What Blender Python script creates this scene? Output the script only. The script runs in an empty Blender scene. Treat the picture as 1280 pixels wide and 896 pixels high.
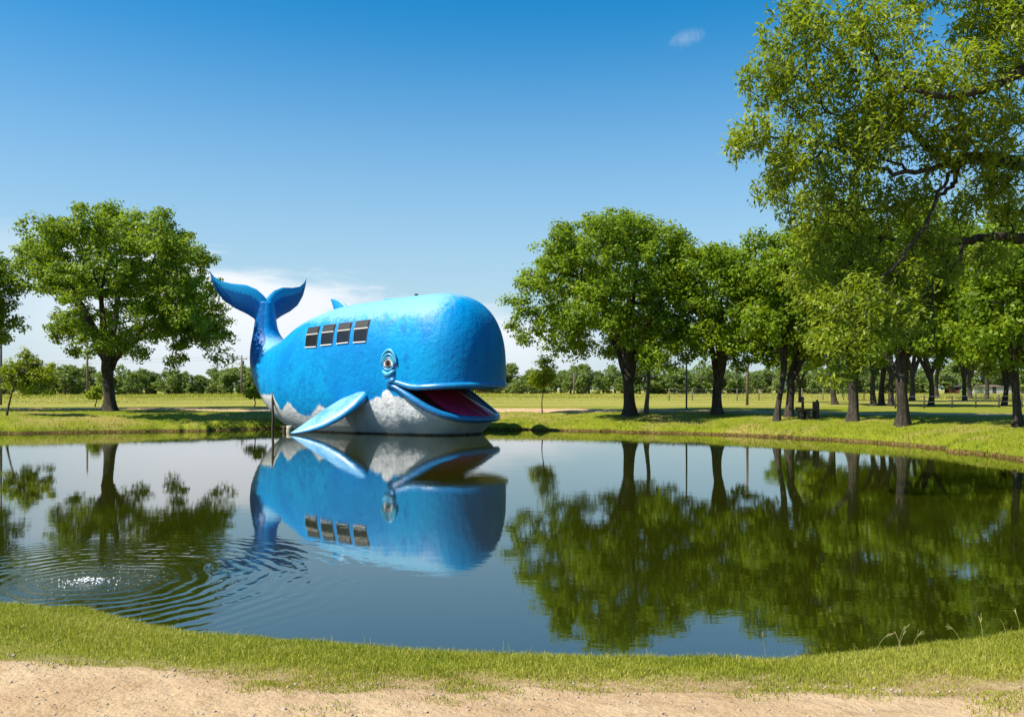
import bpy, math, random
import numpy as np
from mathutils import Vector, Matrix
from mathutils.bvhtree import BVHTree

SC = bpy.context.scene
COL = SC.collection
R = math.radians
random.seed(7)
RNG = np.random.default_rng(11)

# ------------------------------------------------------------------ camera
F_PX, CX, HY, CAM_Z = 1100.0, 640.0, 487.0, 1.93      # focal in photo pixels, principal column, horizon row
cam_d = bpy.data.cameras.new('camera')
cam = bpy.data.objects.new('camera', cam_d)
COL.objects.link(cam)
cam.location = (0, 0, CAM_Z)
cam.rotation_euler = (R(90), 0, 0)
cam_d.sensor_width = 36.0
cam_d.lens = 36.0 * F_PX / 1280.0
cam_d.shift_y = (HY - 448.0) / 1280.0
cam_d.clip_start = 0.1
cam_d.clip_end = 9000
SC.camera = cam

# ------------------------------------------------------------------ node helper
class G:
    def __init__(self, tree):
        self.t = tree
        self.t.nodes.clear()
    def n(self, typ, ins=None, **props):
        nd = self.t.nodes.new(typ)
        for k, v in props.items():
            setattr(nd, k, v)
        for k, v in (ins or {}).items():
            s = nd.inputs[k]
            if isinstance(v, bpy.types.NodeSocket):
                self.t.links.new(v, s)
            else:
                s.default_value = v
        return nd
    def m(self, op, a, b=None, c=None, clamp=False):
        nd = self.t.nodes.new('ShaderNodeMath')
        nd.operation = op
        nd.use_clamp = clamp
        for i, v in enumerate((a, b, c)):
            if v is None:
                continue
            if isinstance(v, bpy.types.NodeSocket):
                self.t.links.new(v, nd.inputs[i])
            else:
                nd.inputs[i].default_value = v
        return nd.outputs[0]
    def ss(self, x, lo, hi):
        nd = self.n('ShaderNodeMapRange', {0: x, 1: lo, 2: hi, 3: 0.0, 4: 1.0}, interpolation_type='SMOOTHSTEP')
        return nd.outputs[0]
    def mix(self, f, a, b, blend='MIX'):
        nd = self.n('ShaderNodeMix', data_type='RGBA', blend_type=blend)
        for idx, v in ((0, f), (6, a), (7, b)):
            s = nd.inputs[idx]
            if isinstance(v, bpy.types.NodeSocket):
                self.t.links.new(v, s)
            elif idx == 0:
                s.default_value = v
            else:
                s.default_value = (*v[:3], 1.0)
        return nd.outputs[2]
    def noise(self, vec, scale, detail=4.0, rough=0.55, dist=0.0):
        nd = self.n('ShaderNodeTexNoise', {'Vector': vec, 'Scale': scale, 'Detail': detail, 'Roughness': rough, 'Distortion': dist})
        return nd.outputs[0]
    def link(self, a, b):
        self.t.links.new(a, b)

# ------------------------------------------------------------------ world, sun, exposure
SUN_V = Vector((-0.90, -0.41, 0.0)).normalized()
SUN_EL = R(53)
sun_dir = Vector((SUN_V.x * math.cos(SUN_EL), SUN_V.y * math.cos(SUN_EL), math.sin(SUN_EL)))
w = bpy.data.worlds.new('World')
SC.world = w
w.use_nodes = True
g = G(w.node_tree)
sky = g.n('ShaderNodeTexSky', sky_type='NISHITA', sun_disc=False, sun_elevation=SUN_EL,
          sun_rotation=math.atan2(SUN_V.x, SUN_V.y) % (2 * math.pi), altitude=200.0,
          air_density=1.0, dust_density=0.6, ozone_density=2.2)
hs = g.n('ShaderNodeHueSaturation', {'Hue': 0.490, 'Saturation': 1.48, 'Value': 1.05, 'Color': sky.outputs[0]})
tc = g.n('ShaderNodeTexCoord')
sx = g.n('ShaderNodeSeparateXYZ', {0: tc.outputs['Generated']})
hyp = g.m('SQRT', g.m('ADD', g.m('MULTIPLY', sx.outputs[0], sx.outputs[0]), g.m('MULTIPLY', sx.outputs[1], sx.outputs[1])))
tel = g.m('DIVIDE', sx.outputs[2], g.m('MAXIMUM', hyp, 1e-3))            # tan of elevation
az = g.m('ARCTAN2', sx.outputs[0], sx.outputs[1])                          # 0 = +Y, + to the right
cv = g.n('ShaderNodeCombineXYZ', {0: g.m('MULTIPLY', az, 2.6), 1: g.m('MULTIPLY', tel, 14.0), 2: 0.0})
n1 = g.noise(cv.outputs[0], 1.6, 6.0, 0.6, 0.6)
n2 = g.noise(cv.outputs[0], 5.5, 5.0, 0.6, 0.4)
top = g.m('ADD', 0.128, g.m('MULTIPLY', g.m('ADD', az, 0.2), -0.16))       # cloud top sinks to the right
edge = g.m('ADD', g.m('SUBTRACT', top, tel), g.m('ADD', g.m('MULTIPLY', g.m('SUBTRACT', n1, 0.5), 0.11), g.m('MULTIPLY', g.m('SUBTRACT', n2, 0.5), 0.03)))
cl = g.ss(edge, 0.0, 0.035)
cl = g.m('MULTIPLY', cl, g.m('MULTIPLY', g.ss(az, -0.62, -0.34), g.m('SUBTRACT', 1.0, g.ss(az, 0.0, 0.18))))
cl = g.m('MULTIPLY', cl, g.m('ADD', 0.58, g.m('MULTIPLY', g.ss(tel, 0.015, 0.08), 0.42)))
# high wisp
wx = g.m('DIVIDE', g.m('SUBTRACT', g.m('SUBTRACT', az, g.m('MULTIPLY', g.m('SUBTRACT', tel, 0.391), 0.5)), 0.1955), 0.021)
wy = g.m('DIVIDE', g.m('SUBTRACT', tel, 0.391), 0.0125)
wd = g.m('SUBTRACT', 1.0, g.m('ADD', g.m('MULTIPLY', wx, wx), g.m('MULTIPLY', wy, wy)))
n3 = g.noise(tc.outputs['Generated'], 60.0, 4.0, 0.6, 0.8)
wisp = g.m('MULTIPLY', g.ss(g.m('ADD', wd, g.m('MULTIPLY', g.m('SUBTRACT', n3, 0.5), 2.4)), 0.0, 2.0), 0.5)
# thin milky veil near the horizon
veil = g.m('MULTIPLY', g.m('SUBTRACT', 1.0, g.ss(tel, -0.04, 0.46)), 0.86)
c0 = g.mix(veil, hs.outputs[0], (3.1, 4.05, 4.7))
c1 = g.mix(cl, c0, (5.6, 5.9, 6.3))
c2 = g.mix(wisp, c1, (4.4, 4.9, 5.6))
bg = g.n('ShaderNodeBackground', {'Color': c2, 'Strength': 0.094})
wo = g.n('ShaderNodeOutputWorld', {'Surface': bg.outputs[0]})

sd = bpy.data.lights.new('sun', 'SUN')
sd.energy = 5.0
sd.angle = R(0.53)
sd.color = (1.0, 0.94, 0.80)
sun = bpy.data.objects.new('sun', sd)
COL.objects.link(sun)
sun.rotation_euler = (-sun_dir).to_track_quat('-Z', 'Y').to_euler()
sun.location = (-30, -15, 60)

SC.view_settings.view_transform = 'Standard'
SC.view_settings.look = 'None'
SC.view_settings.exposure = 0.8
SC.view_settings.gamma = 1.0
SC.view_settings.use_curve_mapping = False
SC.render.engine = 'CYCLES'
SC.cycles.max_bounces = 8
SC.cycles.transparent_max_bounces = 8
SC.cycles.caustics_reflective = False
SC.cycles.caustics_refractive = False

# ------------------------------------------------------------------ object helpers
def fast_mesh(name, V, F, F3=None):
    V = np.asarray(V, dtype=np.float32).reshape(-1, 3)
    me = bpy.data.meshes.new(name)
    F = np.asarray(F, dtype=np.int32)
    loops = F.reshape(-1)
    starts = np.arange(len(F), dtype=np.int32) * (F.shape[1] if len(F) else 4)
    if F3 is not None and len(F3):
        F3 = np.asarray(F3, dtype=np.int32)
        starts = np.concatenate([starts, len(loops) + np.arange(len(F3), dtype=np.int32) * 3])
        loops = np.concatenate([loops, F3.reshape(-1)])
    me.vertices.add(len(V)); me.vertices.foreach_set('co', V.reshape(-1))
    me.loops.add(len(loops)); me.loops.foreach_set('vertex_index', loops.astype(np.int32))
    me.polygons.add(len(starts)); me.polygons.foreach_set('loop_start', starts.astype(np.int32))
    me.update(calc_edges=True)
    return me

def link(name, me, mat=None, parent=None, smooth=False):
    o = bpy.data.objects.new(name, me)
    COL.objects.link(o)
    if mat is not None:
        me.materials.append(mat)
    if smooth:
        me.polygons.foreach_set('use_smooth', np.ones(len(me.polygons), dtype=bool))
    if parent is not None:
        o.parent = parent
    return o

def thing(name, label, cat, loc=(0, 0, 0), rz=0.0, group=None):
    o = bpy.data.objects.new(name, None)
    COL.objects.link(o)
    o.empty_display_size = 0.3
    o.location = loc
    o.rotation_euler = (0, 0, rz)
    return tag(o, label, cat, group)

def tag(o, label=None, cat=None, group=None, kind=None):
    if label: o['label'] = label
    if cat: o['category'] = cat
    if group: o['group'] = group
    if kind: o['kind'] = kind
    return o

class MB:
    """collects simple shapes into one mesh"""
    def __init__(self):
        self.v, self.f = [], []
    def add(self, vs, fs):
        b = len(self.v)
        self.v += [tuple(p) for p in vs]
        self.f += [tuple(i + b for i in f) for f in fs]
    def box(self, c, s, rot=None, bev=0.0):
        hx, hy, hz = s[0] / 2, s[1] / 2, s[2] / 2
        M = rot if rot is not None else Matrix.Identity(3)
        b = min(bev, hx * .9, hy * .9, hz * .9)
        if b <= 0:
            P = [(x, y, z) for z in (-hz, hz) for y in (-hy, hy) for x in (-hx, hx)]
            fs = [(0, 2, 3, 1), (4, 5, 7, 6), (0, 1, 5, 4), (2, 6, 7, 3), (0, 4, 6, 2), (1, 3, 7, 5)]
        else:
            rings = []
            for z, k in ((-hz, b), (-hz + b, 0), (hz - b, 0), (hz, b)):
                x, y = hx - k, hy - k
                q = b
                rings.append([(x - q, y, z), (-x + q, y, z), (-x, y - q, z), (-x, -y + q, z), (-x + q, -y, z), (x - q, -y, z), (x, -y + q, z), (x, y - q, z)])
            P = [p for r in rings for p in r]
            fs = [tuple(range(8))[::-1], tuple(range(24, 32))]
            for r in range(3):
                for i in range(8):
                    j = (i + 1) % 8
                    fs.append((r * 8 + i, r * 8 + j, r * 8 + 8 + j, r * 8 + 8 + i))
        self.add([Vector(c) + M @ Vector(p) for p in P], fs)
    def tube(self, pts, rad, k=8, cap=True):
        pts = [Vector(p) for p in pts]
        n = len(pts)
        rad = [rad] * n if isinstance(rad, (int, float)) else list(rad)
        ref = None
        vs, fs = [], []
        for i, p in enumerate(pts):
            t = (pts[min(i + 1, n - 1)] - pts[max(i - 1, 0)])
            t = t.normalized() if t.length > 1e-9 else Vector((0, 0, 1))
            if ref is None:
                ref = Vector((1, 0, 0)) if abs(t.x) < 0.8 else Vector((0, 1, 0))
            a = (ref - t * ref.dot(t)).normalized()
            ref = a
            b = t.cross(a)
            for j in range(k):
                an = 2 * math.pi * j / k
                vs.append(p + (a * math.cos(an) + b * math.sin(an)) * rad[i])
        for i in range(n - 1):
            for j in range(k):
                q = (j + 1) % k
                fs.append((i * k + j, i * k + q, (i + 1) * k + q, (i + 1) * k + j))
        if cap:
            fs.append(tuple(range(k))[::-1])
            fs.append(tuple(range((n - 1) * k, n * k)))
        self.add(vs, fs)
    def ball(self, c, r, seg=8, rings=5, sq=(1, 1, 1), jit=0.0):
        vs, fs = [], []
        for i in range(1, rings):
            th = math.pi * i / rings
            for j in range(seg):
                ph = 2 * math.pi * j / seg
                k = 1 + random.uniform(-jit, jit)
                vs.append(Vector(c) + Vector((math.sin(th) * math.cos(ph) * sq[0], math.sin(th) * math.sin(ph) * sq[1], math.cos(th) * sq[2])) * r * k)
        top = len(vs); vs.append(Vector(c) + Vector((0, 0, r * sq[2])))
        bot = len(vs); vs.append(Vector(c) - Vector((0, 0, r * sq[2])))
        for i in range(rings - 2):
            for j in range(seg):
                q = (j + 1) % seg
                fs.append((i * seg + j, (i + 1) * seg + j, (i + 1) * seg + q, i * seg + q))
        for j in range(seg):
            q = (j + 1) % seg
            fs.append((top, j, q)); fs.append((bot, (rings - 2) * seg + q, (rings - 2) * seg + j))
        self.add(vs, fs)
    def build(self, name, mat, parent=None, smooth=False):
        me = bpy.data.meshes.new(name)
        me.from_pydata(self.v, [], self.f)
        me.update()
        return link(name, me, mat, parent, smooth)

def at(px, py, Y):
    """a photo pixel at distance Y, as a world point"""
    return np.array([(px - CX) / F_PX * Y, Y, CAM_Z + (HY - py) / F_PX * Y])

def sstep(x, lo, hi):
    t = np.clip((np.asarray(x, dtype=float) - lo) / (hi - lo), 0, 1)
    return t * t * (3 - 2 * t)

def vnoise(x, y, s=1.0, seed=0.0):
    x = np.asarray(x, dtype=float) * s + seed * 1.7; y = np.asarray(y, dtype=float) * s - seed * 2.3
    return (np.sin(x * 1.0 + 1.3 * np.sin(y * 0.7 + seed)) + np.sin(y * 1.1 + 1.7 * np.sin(x * 0.6 - seed)) +
            0.6 * np.sin(2.3 * x + 1.9 * y + seed * 3) + 0.5 * np.sin(3.1 * y - 2.7 * x + seed)) / 3.1

# ------------------------------------------------------------------ materials
def mat(name):
    m = bpy.data.materials.new(name)
    m.use_nodes = True
    gg = G(m.node_tree)
    out = gg.n('ShaderNodeOutputMaterial')
    return m, gg, out

def simple(name, col, rough=0.6, var=0.25, scale=6.0, bump=0.0, bscale=30.0, metal=0.0, spec=0.4, coat=0.0):
    m, q, out = mat(name)
    tcx = q.n('ShaderNodeTexCoord').outputs['Object']
    nz = q.noise(tcx, scale, 5.0, 0.6)
    c = q.mix(nz, tuple(k * (1 - var) for k in col), tuple(min(1, k * (1 + var)) for k in col))
    ins = {'Base Color': c, 'Roughness': rough, 'Metallic': metal, 'Specular IOR Level': spec, 'Coat Weight': coat}
    if bump:
        bn = q.n('ShaderNodeBump', {'Strength': 0.6, 'Distance': bump, 'Height': q.noise(tcx, bscale, 4.0, 0.6)})
        ins['Normal'] = bn.outputs[0]
    p = q.n('ShaderNodeBsdfPrincipled', ins)
    q.link(p.outputs[0], out.inputs[0])
    return m

def leaf_mat(name, dark, mid, light, trans=0.35, spec=0.25):
    m, q, out = mat(name)
    rnd = q.n('ShaderNodeNewGeometry').outputs['Random Per Island']
    tcx = q.n('ShaderNodeTexCoord').outputs['Object']
    nz = q.noise(tcx, 0.55, 3.0, 0.6)
    f = q.m('ADD', q.m('MULTIPLY', rnd, 0.62), q.m('MULTIPLY', q.ss(nz, 0.3, 0.7), 0.38))
    cr = q.n('ShaderNodeValToRGB', {0: f})
    e = cr.color_ramp.elements
    e[0].position = 0.05; e[0].color = (*dark, 1)
    e[1].position = 0.95; e[1].color = (*light, 1)
    k = e.new(0.5); k.color = (*mid, 1)
    p = q.n('ShaderNodeBsdfPrincipled', {'Base Color': cr.outputs[0], 'Roughness': 0.48, 'Specular IOR Level': spec})
    tcol = q.mix(0.5, cr.outputs[0], (0.34, 0.42, 0.012))
    t = q.n('ShaderNodeBsdfTranslucent', {'Color': tcol})
    mx = q.n('ShaderNodeMixShader', {0: trans, 1: p.outputs[0], 2: t.outputs[0]})
    q.link(mx.outputs[0], out.inputs[0])
    return m

def bark_mat(name, a, b):
    m, q, out = mat(name)
    tcx = q.n('ShaderNodeTexCoord').outputs['Object']
    mp = q.n('ShaderNodeMapping', {'Vector': tcx, 'Scale': (9.0, 9.0, 1.6)})
    nz = q.noise(mp.outputs[0], 1.6, 6.0, 0.65, 0.4)
    n2 = q.noise(tcx, 1.3, 3.0)
    c = q.mix(q.ss(nz, 0.35, 0.68), a, b)
    c = q.mix(q.m('MULTIPLY', n2, 0.3), c, (0.07, 0.066, 0.05))
    bn = q.n('ShaderNodeBump', {'Strength': 0.9, 'Distance': 0.05, 'Height': nz})
    p = q.n('ShaderNodeBsdfPrincipled', {'Base Color': c, 'Roughness': 0.9, 'Specular IOR Level': 0.15, 'Normal': bn.outputs[0]})
    q.link(p.outputs[0], out.inputs[0])
    return m

M = {}
M['bark'] = bark_mat('bark', (0.022, 0.018, 0.014), (0.085, 0.07, 0.056))
M['bark_light'] = bark_mat('bark_grey', (0.1, 0.08, 0.06), (0.26, 0.21, 0.165))
M['leaf'] = leaf_mat('broad_leaf', (0.06, 0.12, 0.006), (0.165, 0.265, 0.010), (0.32, 0.42, 0.02), 0.52)
M['leaf_dark'] = leaf_mat('broad_leaf_deep', (0.05, 0.105, 0.007), (0.145, 0.24, 0.010), (0.30, 0.39, 0.02), 0.52)
M['leaf_near'] = leaf_mat('near_leaf', (0.08, 0.14, 0.009), (0.22, 0.295, 0.013), (0.41, 0.46, 0.045), 0.54, 0.45)
M['leaf_pale'] = leaf_mat('young_leaf', (0.11, 0.17, 0.008), (0.24, 0.31, 0.010), (0.38, 0.42, 0.02), 0.5)
M['leaf_hazed'] = leaf_mat('hazed_leaf', (0.085, 0.14, 0.035), (0.16, 0.225, 0.055), (0.26, 0.31, 0.09), 0.42)  # green lightened and greyed, distance haze painted into the leaf colour
M['blade'] = leaf_mat('grass_blade', (0.135, 0.17, 0.01), (0.285, 0.305, 0.02), (0.49, 0.435, 0.10), 0.36, 0.3)
M['blade_far'] = leaf_mat('lawn_blade', (0.115, 0.165, 0.008), (0.21, 0.25, 0.012), (0.34, 0.34, 0.03), 0.34, 0.15)
M['meadow'] = leaf_mat('meadow_blade', (0.19, 0.22, 0.022), (0.30, 0.30, 0.04), (0.43, 0.37, 0.09), 0.36, 0.15)
M['straw'] = simple('dry_stalk', (0.38, 0.34, 0.14), 0.8)
M['wood_dark'] = simple('weathered_dark_wood', (0.055, 0.043, 0.034), 0.85, 0.35, 9.0, 0.01)
M['pole_wood'] = simple('pole_wood', (0.15, 0.115, 0.085), 0.85, 0.3, 5.0, 0.01)
M['pole_steel'] = simple('dull_steel', (0.09, 0.09, 0.09), 0.55, 0.2, 5.0)
M['wire'] = simple('wire_metal', (0.2, 0.2, 0.2), 0.5)
M['red_wood'] = simple('red_siding', (0.22, 0.06, 0.04), 0.8, 0.25, 3.0)
M['pale_wall'] = simple('pale_siding', (0.42, 0.42, 0.4), 0.7, 0.1, 3.0)
M['roof_grey'] = simple('grey_roofing', (0.14, 0.10, 0.09), 0.8, 0.2, 3.0)
M['stump'] = simple('pale_stump', (0.42, 0.38, 0.28), 0.85, 0.3, 7.0, 0.02, 20.0)
M['stone'] = simple('pebble_stone', (0.34, 0.27, 0.2), 0.85, 0.35, 20.0)
M['foam'] = simple('white_foam', (0.82, 0.84, 0.84), 0.25, 0.05, 30.0, 0.0, 30, 0.0, 0.5)

# ------------------------------------------------------------------ pond outline and terrain
PC = np.array([-4.5, 24.0])
pond_pts = np.array([(-4.4, 7.75), (-2.75, 7.02), (-1.4, 6.56), (0, 6.28), (0.9, 6.18), (2.0, 6.24), (3.0, 6.52), (4.0, 6.95), (7.0, 8.6),
    (11.0, 12.8), (14.0, 17.8), (14.9, 21.5), (14.2, 24.1), (13.9, 27.2), (13.75, 30.6), (13.2, 32.6), (12.1, 33.6), (10.6, 36.0), (7.7, 38.1),
    (5.6, 39.6), (2.3, 41.5), (0, 42.4), (-5.4, 43.2), (-12, 43.0), (-14.4, 41.2), (-17.8, 40.0), (-20.4, 39.0), (-22.9, 38.6), (-28, 37.6), (-33, 33),
    (-33.5, 26), (-28, 18), (-19, 12.6), (-10.5, 9.2)])
def catmull(P, m=24):
    n = len(P); out = []
    for i in range(n):
        p0, p1, p2, p3 = P[(i - 1) % n], P[i], P[(i + 1) % n], P[(i + 2) % n]
        for t in np.linspace(0, 1, m, endpoint=False):
            out.append(0.5 * (2 * p1 + (p2 - p0) * t + (2 * p0 - 5 * p1 + 4 * p2 - p3) * t * t + (3 * p1 - p0 - 3 * p2 + p3) * t ** 3))
    return np.array(out)
_dense = catmull(pond_pts) - PC
_ang = np.arctan2(_dense[:, 1], _dense[:, 0]); _rad = np.hypot(_dense[:, 0], _dense[:, 1])
_o = np.argsort(_ang); _ang, _rad = _ang[_o], _rad[_o]
def pond_r(phi):
    r = np.interp(phi, _ang, _rad, period=2 * math.pi)
    amp = 0.13 * sstep(r * np.sin(phi) + PC[1], 14, 26) + 0.025
    k1 = 1.1 * np.sin(phi * 9.0 + 1) + 0.9 * np.sin(phi * 17.0 + 2)
    return r + amp * (1.3 * np.sin(phi * 31 + 2 * k1) + 0.9 * np.sin(phi * 61 + 3 * k1) + 0.5 * np.sin(phi * 103 + 5 * k1) + 0.15 * np.sin(phi * 177 + 8 * k1))
def pond_d(x, y):
    dx, dy = np.asarray(x, float) - PC[0], np.asarray(y, float) - PC[1]
    return np.hypot(dx, dy) - pond_r(np.arctan2(dy, dx))
def ground_z(x, y):
    x = np.asarray(x, float); y = np.asarray(y, float)
    d = pond_d(x, y)
    z = np.interp(d, [-6, -3, -1, -0.25, 0.0, 0.10, 0.28, 1.0, 2.2, 4.0, 7.0, 12.0, 30.0], [-1.6, -1.1, -0.5, -0.16, -0.03, 0.13, 0.25, 0.43, 0.58, 0.73, 0.84, 0.87, 0.87])
    near = sstep(y, 9, 22)
    zn = np.interp(d, [-6, -3, -1, -0.25, 0.0, 0.15, 0.4, 1.0, 2.0, 5.0], [-1.6, -1.1, -0.5, -0.16, -0.02, 0.07, 0.12, 0.2, 0.27, 0.36])
    z = z * near + zn * (1 - near)
    z = z + sstep(d, 0.1, 1.5) * (0.02 * vnoise(x, y, 1.1, 1) + 0.035 * vnoise(x, y, 0.33, 2)) * (0.35 + 0.65 * near)
    z = z + sstep(d, 60, 300) * 0.25 * vnoise(x, y, 0.02, 4)
    return z
def base_at(px, py, y0=15.0, y1=110.0):
    ys = np.linspace(y0, y1, 2000)
    xs = (px - CX) / F_PX * ys
    pr = HY - (ground_z(xs, ys) - CAM_Z) / ys * F_PX
    d = pond_d(xs, ys)
    ok = np.where((pr <= py) & (d > 0.15))[0]
    i = ok[0] if len(ok) else -1
    return np.array([xs[i], ys[i], float(ground_z(xs[i], ys[i]))])

def road_edge(x):                                     # far edge of the near dirt road
    x = np.asarray(x, float)
    return 4.96 + 0.5 * sstep(-x, 0.8, 3.4) + 0.05 * sstep(x, 1.0, 3.0) + 0.13 * vnoise(x, x * 0, 3.3, 5) + 0.05 * vnoise(x, x * 0, 9.0, 2)

# ground sheet: rings around the pond outline
NPHI = 2200
phi = np.linspace(-math.pi, math.pi, NPHI, endpoint=False)
ds = np.array([-9, -5, -3, -1.5, -0.7, -0.25, -0.1, 0.0, 0.05, 0.10, 0.16, 0.22, 0.3, 0.45, 0.65, 0.9, 1.2, 1.5, 1.8, 2.2, 2.6, 3.1, 3.7, 4.4, 5.2, 6.2, 7.4, 9, 11, 13, 15.5, 18,
               21, 25, 30, 36, 44, 55, 70, 90, 120, 170, 240, 350, 520, 800, 1300, 2200, 3600])
Rr = pond_r(phi)
GX = PC[0] + (Rr[None, :] + ds[:, None]) * np.cos(phi)[None, :]
GY = PC[1] + (Rr[None, :] + ds[:, None]) * np.sin(phi)[None, :]
GZ = ground_z(GX, GY)
V = np.stack([GX, GY, GZ], -1).reshape(-1, 3)
nd = len(ds)
ii, jj = np.meshgrid(np.arange(nd - 1), np.arange(NPHI), indexing='ij')
j2 = (jj + 1) % NPHI
F = np.stack([ii * NPHI + jj, (ii + 1) * NPHI + jj, (ii + 1) * NPHI + j2, ii * NPHI + j2], -1).reshape(-1, 4)
F = F[:, ::-1]
V = np.vstack([V, [[PC[0], PC[1], -1.7]]])
C3 = np.stack([np.arange(NPHI), (np.arange(NPHI) + 1) % NPHI, np.full(NPHI, len(V) - 1)], -1)
m_g, q, out = mat('lawn_and_meadow')
tcx = q.n('ShaderNodeNewGeometry').outputs['Position']
sp = q.n('ShaderNodeSeparateXYZ', {0: tcx})
nA = q.noise(tcx, 0.35, 4.0, 0.6); nB = q.noise(tcx, 2.2, 5.0, 0.65); nC = q.noise(tcx, 14.0, 5.0, 0.7); nD = q.noise(tcx, 70.0, 3.0, 0.7)
c = q.mix(q.ss(nB, 0.3, 0.7), (0.125, 0.165, 0.010), (0.205, 0.225, 0.016))
c = q.mix(q.m('MULTIPLY', q.ss(nA, 0.46, 0.7), 0.75), c, (0.32, 0.24, 0.085))
c = q.mix(q.m('MULTIPLY', q.ss(nC, 0.35, 0.75), 0.5), c, (0.13, 0.135, 0.010))
# meadow farther off: greyer straw green in bands
far = q.ss(sp.outputs[1], 51.0, 60.0)
mp = q.n('ShaderNodeMapping', {'Vector': tcx, 'Scale': (0.012, 0.06, 0.05)})
nE = q.noise(mp.outputs[0], 1.0, 4.0, 0.6)
cm = q.mix(q.ss(nE, 0.35, 0.65), (0.19, 0.20, 0.028), (0.29, 0.25, 0.06))
c = q.mix(far, c, cm)
# bare soil under thin turf by the near road
yd = q.ss(q.m('ADD', sp.outputs[1], q.m('MULTIPLY', q.m('SUBTRACT', nC, 0.5), 0.7)), 5.75, 5.15)
nearm = q.m('SUBTRACT', 1.0, q.ss(sp.outputs[1], 5.2, 5.8))
nR = q.noise(tcx, 9.0, 5.0, 0.65)
soil = q.mix(q.m('MULTIPLY', q.ss(nR, 0.42, 0.7), 0.75), q.mix(q.ss(q.noise(tcx, 1.6, 4.0, 0.6), 0.3, 0.7), (0.37, 0.25, 0.13), (0.46, 0.33, 0.19)), (0.23, 0.14, 0.055))
nearm = q.m('SUBTRACT', 1.0, q.ss(q.m('ADD', sp.outputs[1], q.m('MULTIPLY', q.m('SUBTRACT', nB, 0.5), 0.9)), 5.15, 5.75))
c = q.mix(q.m('MULTIPLY', nearm, 0.92), c, soil)
# wet mud where the bank meets the water
mud = q.m('SUBTRACT', 1.0, q.ss(q.m('ADD', sp.outputs[2], q.m('MULTIPLY', q.m('SUBTRACT', nC, 0.5), 0.16)), 0.05, 0.13))
mudc = q.mix(q.ss(nC, 0.4, 0.65), (0.05, 0.03, 0.008), (0.20, 0.135, 0.05))
c = q.mix(mud, c, mudc)
bh = q.m('ADD', q.m('MULTIPLY', nC, 0.6), q.m('MULTIPLY', nD, 0.4))
bn = q.n('ShaderNodeBump', {'Strength': 0.9, 'Distance': 0.05, 'Height': bh})
p = q.n('ShaderNodeBsdfPrincipled', {'Base Color': c, 'Roughness': 0.95, 'Specular IOR Level': 0.1, 'Normal': bn.outputs[0]})
q.link(p.outputs[0], out.inputs[0])
ground = link('ground', fast_mesh('ground', V, F, C3), m_g, None, True)
tag(ground, kind='structure')

# water sheet
m_w, q, out = mat('pond_water')
pos = q.n('ShaderNodeNewGeometry').outputs['Position']
sp = q.n('ShaderNodeSeparateXYZ', {0: pos})
FX, FY = -4.27, 8.85
dx = q.m('SUBTRACT', sp.outputs[0], FX); dy = q.m('SUBTRACT', sp.outputs[1], FY)
wob = q.m('MULTIPLY', q.m('SUBTRACT', q.noise(pos, 1.3, 3.0), 0.5), 0.42)
rr = q.m('ADD', q.m('SQRT', q.m('ADD', q.m('MULTIPLY', dx, dx), q.m('MULTIPLY', dy, dy))), wob)
ring = q.m('SINE', q.m('MULTIPLY', rr, 2 * math.pi / 0.19))
fall = q.m('MULTIPLY', q.ss(rr, 0.05, 0.5), q.m('SUBTRACT', 1.0, q.ss(rr, 1.1, 3.3)))
h_ring = q.m('MULTIPLY', q.m('MULTIPLY', ring, fall), 0.00125)
chop = q.m('MULTIPLY', q.m('MULTIPLY', q.noise(pos, 16.0, 3.0, 0.6), q.m('SUBTRACT', 1.0, q.ss(rr, 0.2, 1.3))), 0.006)
mp = q.n('ShaderNodeMapping', {'Vector': pos, 'Scale': (1.0, 1.6, 1.0)})
patch = q.ss(q.noise(pos, 0.09, 3.0), 0.38, 0.62)
rip = q.m('MULTIPLY', q.noise(mp.outputs[0], 2.6, 3.0, 0.5), q.m('ADD', 0.00035, q.m('MULTIPLY', patch, 0.0006)))
rip2 = q.m('MULTIPLY', q.noise(mp.outputs[0], 9.0, 3.0, 0.55), q.m('ADD', 0.00012, q.m('MULTIPLY', patch, 0.00022)))
swell = q.m('MULTIPLY', q.noise(pos, 0.7, 2.0, 0.5), 0.0015)
hh = q.m('ADD', q.m('ADD', q.m('ADD', h_ring, chop), q.m('ADD', rip, rip2)), swell)
bn = q.n('ShaderNodeBump', {'Strength': 1.0, 'Distance': 1.0, 'Height': hh})
nb = q.noise(pos, 0.15, 3.0)
wc = q.mix(nb, (0.012, 0.016, 0.001), (0.018, 0.020, 0.001))
p = q.n('ShaderNodeBsdfPrincipled', {'Base Color': wc, 'Roughness': 0.008, 'IOR': 3.0, 'Specular IOR Level': 0.5, 'Normal': bn.outputs[0]})
q.link(p.outputs[0], out.inputs[0])
wr = pond_r(phi) + 0.6
WV = np.stack([PC[0] + wr * np.cos(phi), PC[1] + wr * np.sin(phi), np.zeros(NPHI)], -1)
me = bpy.data.meshes.new('water')
me.from_pydata([tuple(p_) for p_ in WV], [], [tuple(range(NPHI))])
water = link('water', me, m_w)
tag(water, kind='structure')

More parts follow.
